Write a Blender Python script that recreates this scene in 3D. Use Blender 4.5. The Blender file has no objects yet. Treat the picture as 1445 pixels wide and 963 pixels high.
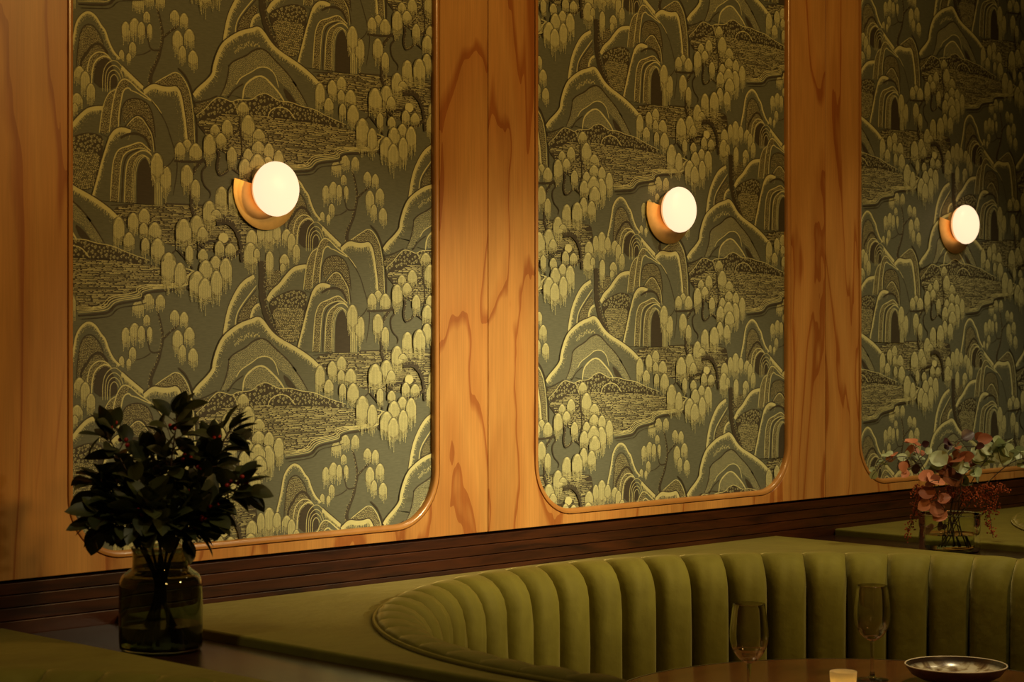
import bpy, bmesh, math, random
import numpy as np
from mathutils import Vector, Matrix
from mathutils.geometry import tessellate_polygon

SC = bpy.context.scene
COL = SC.collection
PI = math.pi
rnd = random.Random(7)

# ------------------------------------------------------------------ helpers
def mesh_obj(name, verts, faces, mats, parent=None, loc=(0, 0, 0), smooth=False, midx=None, angle=None):
    me = bpy.data.meshes.new(name)
    me.from_pydata([tuple(v) for v in verts], [], faces)
    if not isinstance(mats, (list, tuple)):
        mats = [mats]
    for m in mats:
        me.materials.append(m)
    if midx is not None:
        me.polygons.foreach_set('material_index', midx)
    me.update()
    bm = bmesh.new(); bm.from_mesh(me)
    bmesh.ops.recalc_face_normals(bm, faces=bm.faces)
    bm.to_mesh(me); bm.free()
    if smooth:
        me.polygons.foreach_set('use_smooth', [True] * len(me.polygons))
        if angle is not None:
            me.set_sharp_from_angle(angle=angle)
    o = bpy.data.objects.new(name, me)
    COL.objects.link(o)
    o.location = loc
    if parent is not None:
        o.parent = parent
    return o

def tag(o, label=None, cat=None, group=None, kind=None):
    if label: o['label'] = label
    if cat: o['category'] = cat
    if group: o['group'] = group
    if kind: o['kind'] = kind
    return o

def thing(name, loc, label, cat, group=None, rz=0.0):
    o = bpy.data.objects.new(name, None)
    o.empty_display_size = .05
    COL.objects.link(o)
    o.location = loc
    o.rotation_euler = (0, 0, rz)
    return tag(o, label, cat, group)

def bevel(o, w, seg=2, ang=35):
    m = o.modifiers.new('edge', 'BEVEL')
    m.width = w; m.segments = seg; m.limit_method = 'ANGLE'; m.angle_limit = math.radians(ang)
    m.harden_normals = False
    return o

class MB:
    """collects simple shapes that become ONE mesh"""
    def __init__(s): s.v = []; s.f = []
    def add(s, vs, fs):
        b = len(s.v); s.v += [Vector(v) for v in vs]; s.f += [tuple(i + b for i in f) for f in fs]
    def box(s, x0, x1, y0, y1, z0, z1):
        s.add([(x, y, z) for z in (z0, z1) for y in (y0, y1) for x in (x0, x1)],
              [(0, 2, 3, 1), (4, 5, 7, 6), (0, 1, 5, 4), (2, 6, 7, 3), (0, 4, 6, 2), (1, 3, 7, 5)])
    def lathe(s, prof, n=48, c=(0, 0, 0), a0=0.0, a1=2 * PI, axis='z'):
        full = abs(a1 - a0 - 2 * PI) < 1e-6
        k = n if full else n + 1
        vs = []
        for i in range(k):
            a = a0 + (a1 - a0) * i / n
            for r, h in prof:
                p = (r * math.cos(a), r * math.sin(a), h) if axis == 'z' else (r * math.cos(a), -h, r * math.sin(a))
                vs.append((p[0] + c[0], p[1] + c[1], p[2] + c[2]))
        m = len(prof); fs = []
        for i in range(n):
            j = (i + 1) % k
            for q in range(m - 1):
                fs.append((i * m + q, j * m + q, j * m + q + 1, i * m + q + 1))
        s.add(vs, fs)
    def tube(s, pts, radii, n=8, caps=True):
        pts = [Vector(p) for p in pts]
        if not isinstance(radii, (list, tuple)): radii = [radii] * len(pts)
        vs = []; ref = Vector((0.31, 0.22, 0.93))
        for i, p in enumerate(pts):
            t = (pts[min(i + 1, len(pts) - 1)] - pts[max(i - 1, 0)])
            t = t.normalized() if t.length > 1e-9 else Vector((0, 0, 1))
            u = t.cross(ref)
            if u.length < 1e-3: u = t.cross(Vector((1, 0, 0)))
            u.normalize(); w = t.cross(u)
            for k in range(n):
                a = 2 * PI * k / n
                vs.append(p + (u * math.cos(a) + w * math.sin(a)) * radii[i])
        fs = []
        for i in range(len(pts) - 1):
            for k in range(n):
                fs.append((i * n + k, i * n + (k + 1) % n, (i + 1) * n + (k + 1) % n, (i + 1) * n + k))
        if caps:
            fs.append(tuple(range(n))[::-1]); fs.append(tuple(range((len(pts) - 1) * n, len(pts) * n)))
        s.add(vs, fs)
    def ball(s, c, r, seg=8, rings=6, sz=1.0):
        vs = [(c[0], c[1], c[2] + r * sz)]
        for i in range(1, rings):
            a = PI * i / rings
            for k in range(seg):
                b = 2 * PI * k / seg
                vs.append((c[0] + r * math.sin(a) * math.cos(b), c[1] + r * math.sin(a) * math.sin(b), c[2] + r * sz * math.cos(a)))
        vs.append((c[0], c[1], c[2] - r * sz)); L = len(vs) - 1
        fs = [(0, 1 + k, 1 + (k + 1) % seg) for k in range(seg)]
        for i in range(rings - 2):
            for k in range(seg):
                a = 1 + i * seg; fs.append((a + k, a + seg + k, a + seg + (k + 1) % seg, a + (k + 1) % seg))
        a = 1 + (rings - 2) * seg
        fs += [(a + k, L, a + (k + 1) % seg) for k in range(seg)]
        s.add(vs, fs)
    def build(s, name, mat, parent=None, loc=(0, 0, 0), smooth=True, angle=math.radians(40)):
        return mesh_obj(name, s.v, s.f, mat, parent, loc, smooth, None, angle)

def catmull(pts, n=6):
    P = [Vector(p) for p in pts]; out = []
    for i in range(len(P) - 1):
        a = P[max(i - 1, 0)]; b = P[i]; c = P[i + 1]; d = P[min(i + 2, len(P) - 1)]
        for k in range(n):
            t = k / n
            out.append(.5 * ((2 * b) + (c - a) * t + (2 * a - 5 * b + 4 * c - d) * t * t + (3 * b - a - 3 * c + d) * t ** 3))
    out.append(P[-1]); return out

# ------------------------------------------------------------------ materials
def new_mat(name):
    m = bpy.data.materials.new(name); m.use_nodes = True
    nt = m.node_tree; b = nt.nodes['Principled BSDF']
    return m, nt, b

def N(nt, t, **kw):
    n = nt.nodes.new(t)
    for k, v in kw.items():
        if hasattr(n, k): setattr(n, k, v)
        else: n.inputs[k.replace('_', ' ')].default_value = v
    return n

def ramp(nt, stops, interp='LINEAR'):
    r = nt.nodes.new('ShaderNodeValToRGB'); cr = r.color_ramp; cr.interpolation = interp
    while len(cr.elements) > 1: cr.elements.remove(cr.elements[-1])
    cr.elements[0].position = stops[0][0]; cr.elements[0].color = (*stops[0][1], 1)
    for p, c in stops[1:]:
        e = cr.elements.new(p); e.color = (*c, 1)
    return r

def simple(name, col, rough=.5, metal=0.0, spec=.5, noise=0.0, nscale=40., bump=0.0, **kw):
    m, nt, b = new_mat(name)
    b.inputs['Base Color'].default_value = (*col, 1)
    b.inputs['Roughness'].default_value = rough
    b.inputs['Metallic'].default_value = metal
    b.inputs['Specular IOR Level'].default_value = spec
    for k, v in kw.items(): b.inputs[k.replace('_', ' ')].default_value = v
    if noise or bump:
        tc = N(nt, 'ShaderNodeTexCoord'); nz = N(nt, 'ShaderNodeTexNoise'); nz.inputs['Scale'].default_value = nscale
        nz.inputs['Detail'].default_value = 4
        nt.links.new(tc.outputs['Object'], nz.inputs['Vector'])
        if noise:
            r = ramp(nt, [(.3, tuple(c * (1 - noise) for c in col)), (.7, tuple(min(1, c * (1 + noise)) for c in col))])
            nt.links.new(nz.outputs['Fac'], r.inputs['Fac']); nt.links.new(r.outputs['Color'], b.inputs['Base Color'])
        if bump:
            bp = N(nt, 'ShaderNodeBump'); bp.inputs['Strength'].default_value = .5; bp.inputs['Distance'].default_value = bump
            nt.links.new(nz.outputs['Fac'], bp.inputs['Height']); nt.links.new(bp.outputs['Normal'], b.inputs['Normal'])
    return m

def wood_flame(name, light, mid, dark, period, x0, rough=.36, zs=.75, xs=3.8, rings=7.5):
    """flame-figured veneer: sawtooth contours of a stretched noise, new leaf at each seam"""
    m, nt, b = new_mat(name); L = nt.links.new
    tc = N(nt, 'ShaderNodeTexCoord'); sp = N(nt, 'ShaderNodeSeparateXYZ'); L(tc.outputs['Object'], sp.inputs[0])
    s1 = N(nt, 'ShaderNodeMath', operation='SUBTRACT'); L(sp.outputs['X'], s1.inputs[0]); s1.inputs[1].default_value = x0
    dv = N(nt, 'ShaderNodeMath', operation='DIVIDE'); L(s1.outputs[0], dv.inputs[0]); dv.inputs[1].default_value = period
    fl = N(nt, 'ShaderNodeMath', operation='FLOOR'); L(dv.outputs[0], fl.inputs[0])
    off = N(nt, 'ShaderNodeMath', operation='MULTIPLY'); L(fl.outputs[0], off.inputs[0]); off.inputs[1].default_value = 3.71
    xm = N(nt, 'ShaderNodeMath', operation='MULTIPLY'); L(sp.outputs['X'], xm.inputs[0]); xm.inputs[1].default_value = xs
    zm = N(nt, 'ShaderNodeMath', operation='MULTIPLY'); L(sp.outputs['Z'], zm.inputs[0]); zm.inputs[1].default_value = zs
    cb = N(nt, 'ShaderNodeCombineXYZ'); L(xm.outputs[0], cb.inputs[0]); L(off.outputs[0], cb.inputs[1]); L(zm.outputs[0], cb.inputs[2])
    nz = N(nt, 'ShaderNodeTexNoise'); L(cb.outputs[0], nz.inputs['Vector'])
    nz.inputs['Scale'].default_value = 1.0; nz.inputs['Detail'].default_value = 4.0; nz.inputs['Roughness'].default_value = .42
    nz.inputs['Distortion'].default_value = .55
    mu = N(nt, 'ShaderNodeMath', operation='MULTIPLY'); L(nz.outputs['Fac'], mu.inputs[0]); mu.inputs[1].default_value = rings
    fr = N(nt, 'ShaderNodeMath', operation='FRACT'); L(mu.outputs[0], fr.inputs[0])
    r = ramp(nt, [(0, mid), (.45, light), (.86, tuple(.6 * a + .4 * c for a, c in zip(light, mid))), (.95, dark), (1.0, dark)])
    L(fr.outputs[0], r.inputs['Fac'])
    # fine pores and broad mottling
    cb2 = N(nt, 'ShaderNodeCombineXYZ')
    xm2 = N(nt, 'ShaderNodeMath', operation='MULTIPLY'); L(sp.outputs['X'], xm2.inputs[0]); xm2.inputs[1].default_value = 260
    zm2 = N(nt, 'ShaderNodeMath', operation='MULTIPLY'); L(sp.outputs['Z'], zm2.inputs[0]); zm2.inputs[1].default_value = 7
    L(xm2.outputs[0], cb2.inputs[0]); L(off.outputs[0], cb2.inputs[1]); L(zm2.outputs[0], cb2.inputs[2])
    n2 = N(nt, 'ShaderNodeTexNoise'); L(cb2.outputs[0], n2.inputs['Vector']); n2.inputs['Scale'].default_value = 1; n2.inputs['Detail'].default_value = 2
    r2 = ramp(nt, [(.3, (.90, .89, .87)), (.65, (1.04, 1.03, 1.02))]); L(n2.outputs['Fac'], r2.inputs['Fac'])
    n3 = N(nt, 'ShaderNodeTexNoise'); L(cb.outputs[0], n3.inputs['Vector']); n3.inputs['Scale'].default_value = 3.1; n3.inputs['Detail'].default_value = 3
    r3 = ramp(nt, [(.3, (.84, .82, .80)), (.7, (1.1, 1.1, 1.1))]); L(n3.outputs['Fac'], r3.inputs['Fac'])
    m1 = N(nt, 'ShaderNodeMix', data_type='RGBA', blend_type='MULTIPLY'); m1.inputs[0].default_value = 1
    L(r.outputs['Color'], m1.inputs[6]); L(r2.outputs['Color'], m1.inputs[7])
    m2 = N(nt, 'ShaderNodeMix', data_type='RGBA', blend_type='MULTIPLY'); m2.inputs[0].default_value = 1
    L(m1.outputs[2], m2.inputs[6]); L(r3.outputs['Color'], m2.inputs[7])
    L(m2.outputs[2], b.inputs['Base Color'])
    b.inputs['Roughness'].default_value = rough; b.inputs['Specular IOR Level'].default_value = .35
    return m

def wood_dark(name, a, c, rough=.3, ax='X', spec=.4, coat=0.0, sc=(2.2, 30, 30)):
    m, nt, b = new_mat(name); L = nt.links.new
    tc = N(nt, 'ShaderNodeTexCoord'); mp = N(nt, 'ShaderNodeMapping'); mp.inputs['Scale'].default_value = sc
    L(tc.outputs['Object'], mp.inputs['Vector'])
    nz = N(nt, 'ShaderNodeTexNoise'); L(mp.outputs[0], nz.inputs['Vector']); nz.inputs['Scale'].default_value = 1.3
    nz.inputs['Detail'].default_value = 6; nz.inputs['Roughness'].default_value = .62; nz.inputs['Distortion'].default_value = .8
    r = ramp(nt, [(.32, c), (.5, tuple((p + q) / 2 for p, q in zip(a, c))), (.72, a)])
    L(nz.outputs['Fac'], r.inputs['Fac']); L(r.outputs['Color'], b.inputs['Base Color'])
    b.inputs['Roughness'].default_value = rough; b.inputs['Specular IOR Level'].default_value = spec
    b.inputs['Coat Weight'].default_value = coat; b.inputs['Coat Roughness'].default_value = .12
    return m

def velvet(name, a, c):
    m, nt, b = new_mat(name); L = nt.links.new
    tc = N(nt, 'ShaderNodeTexCoord'); nz = N(nt, 'ShaderNodeTexNoise'); L(tc.outputs['Object'], nz.inputs['Vector'])
    nz.inputs['Scale'].default_value = 7; nz.inputs['Detail'].default_value = 5; nz.inputs['Roughness'].default_value = .6
    nz.inputs['Distortion'].default_value = .5
    r = ramp(nt, [(.3, c), (.7, a)]); L(nz.outputs['Fac'], r.inputs['Fac']); L(r.outputs['Color'], b.inputs['Base Color'])
    b.inputs['Roughness'].default_value = .75; b.inputs['Specular IOR Level'].default_value = .2
    b.inputs['Sheen Weight'].default_value = .75; b.inputs['Sheen Roughness'].default_value = .35
    b.inputs['Sheen Tint'].default_value = (.75, .62, .25, 1)
    n2 = N(nt, 'ShaderNodeTexNoise'); L(tc.outputs['Object'], n2.inputs['Vector']); n2.inputs['Scale'].default_value = 26; n2.inputs['Detail'].default_value = 4
    bp = N(nt, 'ShaderNodeBump'); bp.inputs['Strength'].default_value = .35; bp.inputs['Distance'].default_value = .006
    L(n2.outputs['Fac'], bp.inputs['Height']); L(bp.outputs['Normal'], b.inputs['Normal'])
    return m

def glass(name, col=(1, 1, 1), rough=0.0, ior=1.45, trans=1.0):
    m, nt, b = new_mat(name)
    b.inputs['Base Color'].default_value = (*col, 1); b.inputs['Roughness'].default_value = rough
    b.inputs['IOR'].default_value = ior; b.inputs['Transmission Weight'].default_value = trans
    return m

def emit(name, col, s, base=(.8, .8, .8), rough=.4):
    m, nt, b = new_mat(name)
    b.inputs['Base Color'].default_value = (*base, 1); b.inputs['Roughness'].default_value = rough
    b.inputs['Emission Color'].default_value = (*col, 1); b.inputs['Emission Strength'].default_value = s
    return m

M = {}
M['veneer'] = wood_flame('cherry veneer', (.62, .315, .085), (.545, .245, .060), (.39, .135, .028), .64225, 2.126)
M['bead'] = wood_dark('cherry moulding', (.56, .27, .072), (.45, .19, .045), rough=.25, spec=.5, coat=.4, sc=(6, 6, 3))
M['wainscot'] = wood_dark('dark stained boards', (.085, .024, .006), (.016, .005, .002), rough=.30, spec=.45, sc=(2.4, 30, 26))
M['divider'] = wood_dark('dark lacquered wood', (.034, .013, .006), (.012, .005, .0025), rough=.24, spec=.4, coat=.08, sc=(20, 2.2, 20))
M['table'] = wood_dark('table wood', (.18, .066, .016), (.10, .034, .008), rough=.25, spec=.5, coat=.4, sc=(3, 22, 20))
M['shadowgap'] = simple('gap black', (.008, .005, .004), .8)
M['velvet'] = velvet('olive velvet', (.185, .163, .020), (.130, .112, .012))
M['piping'] = velvet('olive piping', (.20, .17, .018), (.16, .13, .013))
M['brass'] = simple('satin brass', (.95, .60, .20), .5, 1.0, noise=.06, nscale=60)
M['brass_pale'] = simple('brass gallery', (.98, .68, .40), .5, 1.0)
M['opal'] = emit('opal glass lit', (1.0, .70, .435), 1.22, (.3, .28, .24))
M['opal_edge'] = emit('glowing glass edge', (1.0, .46, .18), 1.0, (.3, .2, .1))
M['edge_metal'] = simple('table edge metal', (.45, .36, .24), .3, 1.0)
M['iron'] = simple('black metal', (.02, .018, .016), .4, .8)
M['floor'] = wood_dark('floor boards', (.12, .06, .03), (.07, .03, .015), rough=.4, sc=(1.5, 9, 9))
M['plaster'] = simple('ceiling paint', (.10, .085, .07), .8, noise=.05, nscale=6)
# wallpaper inks
M['wp_ground'] = None
def paper(name, col, k=.10):
    m, nt, b = new_mat(name); L = nt.links.new
    tc = N(nt, 'ShaderNodeTexCoord'); mp = N(nt, 'ShaderNodeMapping'); mp.inputs['Scale'].default_value = (60, 60, 420)
    L(tc.outputs['Object'], mp.inputs['Vector']); nz = N(nt, 'ShaderNodeTexNoise'); L(mp.outputs[0], nz.inputs['Vector'])
    nz.inputs['Scale'].default_value = 1.0; nz.inputs['Detail'].default_value = 3
    r = ramp(nt, [(.3, tuple(c * (1 - k) for c in col)), (.7, tuple(c * (1 + k) for c in col))])
    L(nz.outputs['Fac'], r.inputs['Fac']); L(r.outputs['Color'], b.inputs['Base Color'])
    b.inputs['Roughness'].default_value = .62; b.inputs['Specular IOR Level'].default_value = .25
    return m
INK = {'l': paper('paper cream ink', (.66, .64, .31), .06), 'd': paper('paper dark ink', (.066, .055, .034)),
       'm': paper('paper straw ink', (.27, .27, .14)), 'g': paper('paper ground', (.145, .154, .102), .12)}

# ------------------------------------------------------------------ wall geometry constants
WALL = 3.53            # plane of the wallpaper
DEP = .013             # the veneer stands this far in front of it
PER = 1.2845           # module of the panelling
PW = .95               # visible wallpaper width
P0 = 2.294             # left edge of the first visible panel
PB, PT = 1.058, 2.62   # bottom and top of the wallpaper
RC = .115
BEADW = .015
WB = 1.022             # bottom of the veneer
CEIL = 3.0
LEDGE = .935
FRONT = WALL - DEP

def rrect(x0, x1, z0, z1, r, n=14):
    pts = []
    for cx, cz, a in ((x1 - r, z0 + r, -90), (x1 - r, z1 - r, 0), (x0 + r, z1 - r, 90), (x0 + r, z0 + r, 180)):
        for i in range(n + 1):
            t = math.radians(a + 90 * i / n); pts.append((cx + r * math.cos(t), cz + r * math.sin(t)))
    return pts                                          # counter-clockwise seen from the room

# ------------------------------------------------------------------ room shell
def build_wall():
    mb = MB()
    seams = [P0 + PW + .167 + PER * k for k in (-2, -1, 0, 1, 2, 3)]
    g = .0009
    for k in range(5):
        x0, x1 = seams[k] + g, seams[k + 1] - g
        outer = [(x0, WB), (x1, WB), (x1, CEIL), (x0, CEIL)]
        if 1 <= k <= 3:
            px = P0 + PER * (k - 1)
            hole = rrect(px - BEADW, px + PW + BEADW, PB - BEADW, PT + BEADW, RC + BEADW)
            loops = [[Vector((x, z, 0)) for x, z in outer], [Vector((x, z, 0)) for x, z in hole[::-1]]]
        else:
            loops = [[Vector((x, z, 0)) for x, z in outer]]
        tri = tessellate_polygon(loops)
        flat = [p for lp in loops for p in lp]
        n = len(flat)
        vs = [(p.x, FRONT, p.y) for p in flat] + [(p.x, WALL + .004, p.y) for p in flat]
        fs = [tuple(t) for t in tri]
        b = 0
        for lp in loops:
            m = len(lp)
            for i in range(m):
                j = (i + 1) % m
                fs.append((b + i, b + j, b + j + n, b + i + n))
            b += m
        mb.add(vs, fs)
    o = mb.build('wall_back', M['veneer'], smooth=False)
    bevel(o, .0008, 1)
    o['kind'] = 'structure'
    c = MB(); c.box(seams[0], seams[-1], WALL + .006, WALL + .16, 0, CEIL)
    o = c.build('wall_back_core', M['shadowgap'], smooth=False); o['kind'] = 'structure'
    c = MB()
    h = (WB - .006 - .90) / 4.0
    tops = [1.016, .993, .969, .944]; bots = [.9945, .9705, .9455, .80]
    for t, bt, e in zip(tops, bots, (0, .0012, .0024, .0036)):
        c.box(seams[0], seams[-1], FRONT - .001 - e, WALL + .005, bt, t)
    o = c.build('baseboard_back', M['wainscot'], smooth=False); bevel(o, .0012, 2); o['kind'] = 'structure'
    c = MB(); c.box(-2.2, seams[-1], -1.6, WALL + .16, -.05, 0)
    o = c.build('floor', M['floor'], smooth=False); o['kind'] = 'structure'
    c = MB(); c.box(-2.2, seams[-1], -1.6, WALL + .16, CEIL, CEIL + .05)
    o = c.build('ceiling', M['plaster'], smooth=False); o['kind'] = 'structure'
build_wall()

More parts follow.
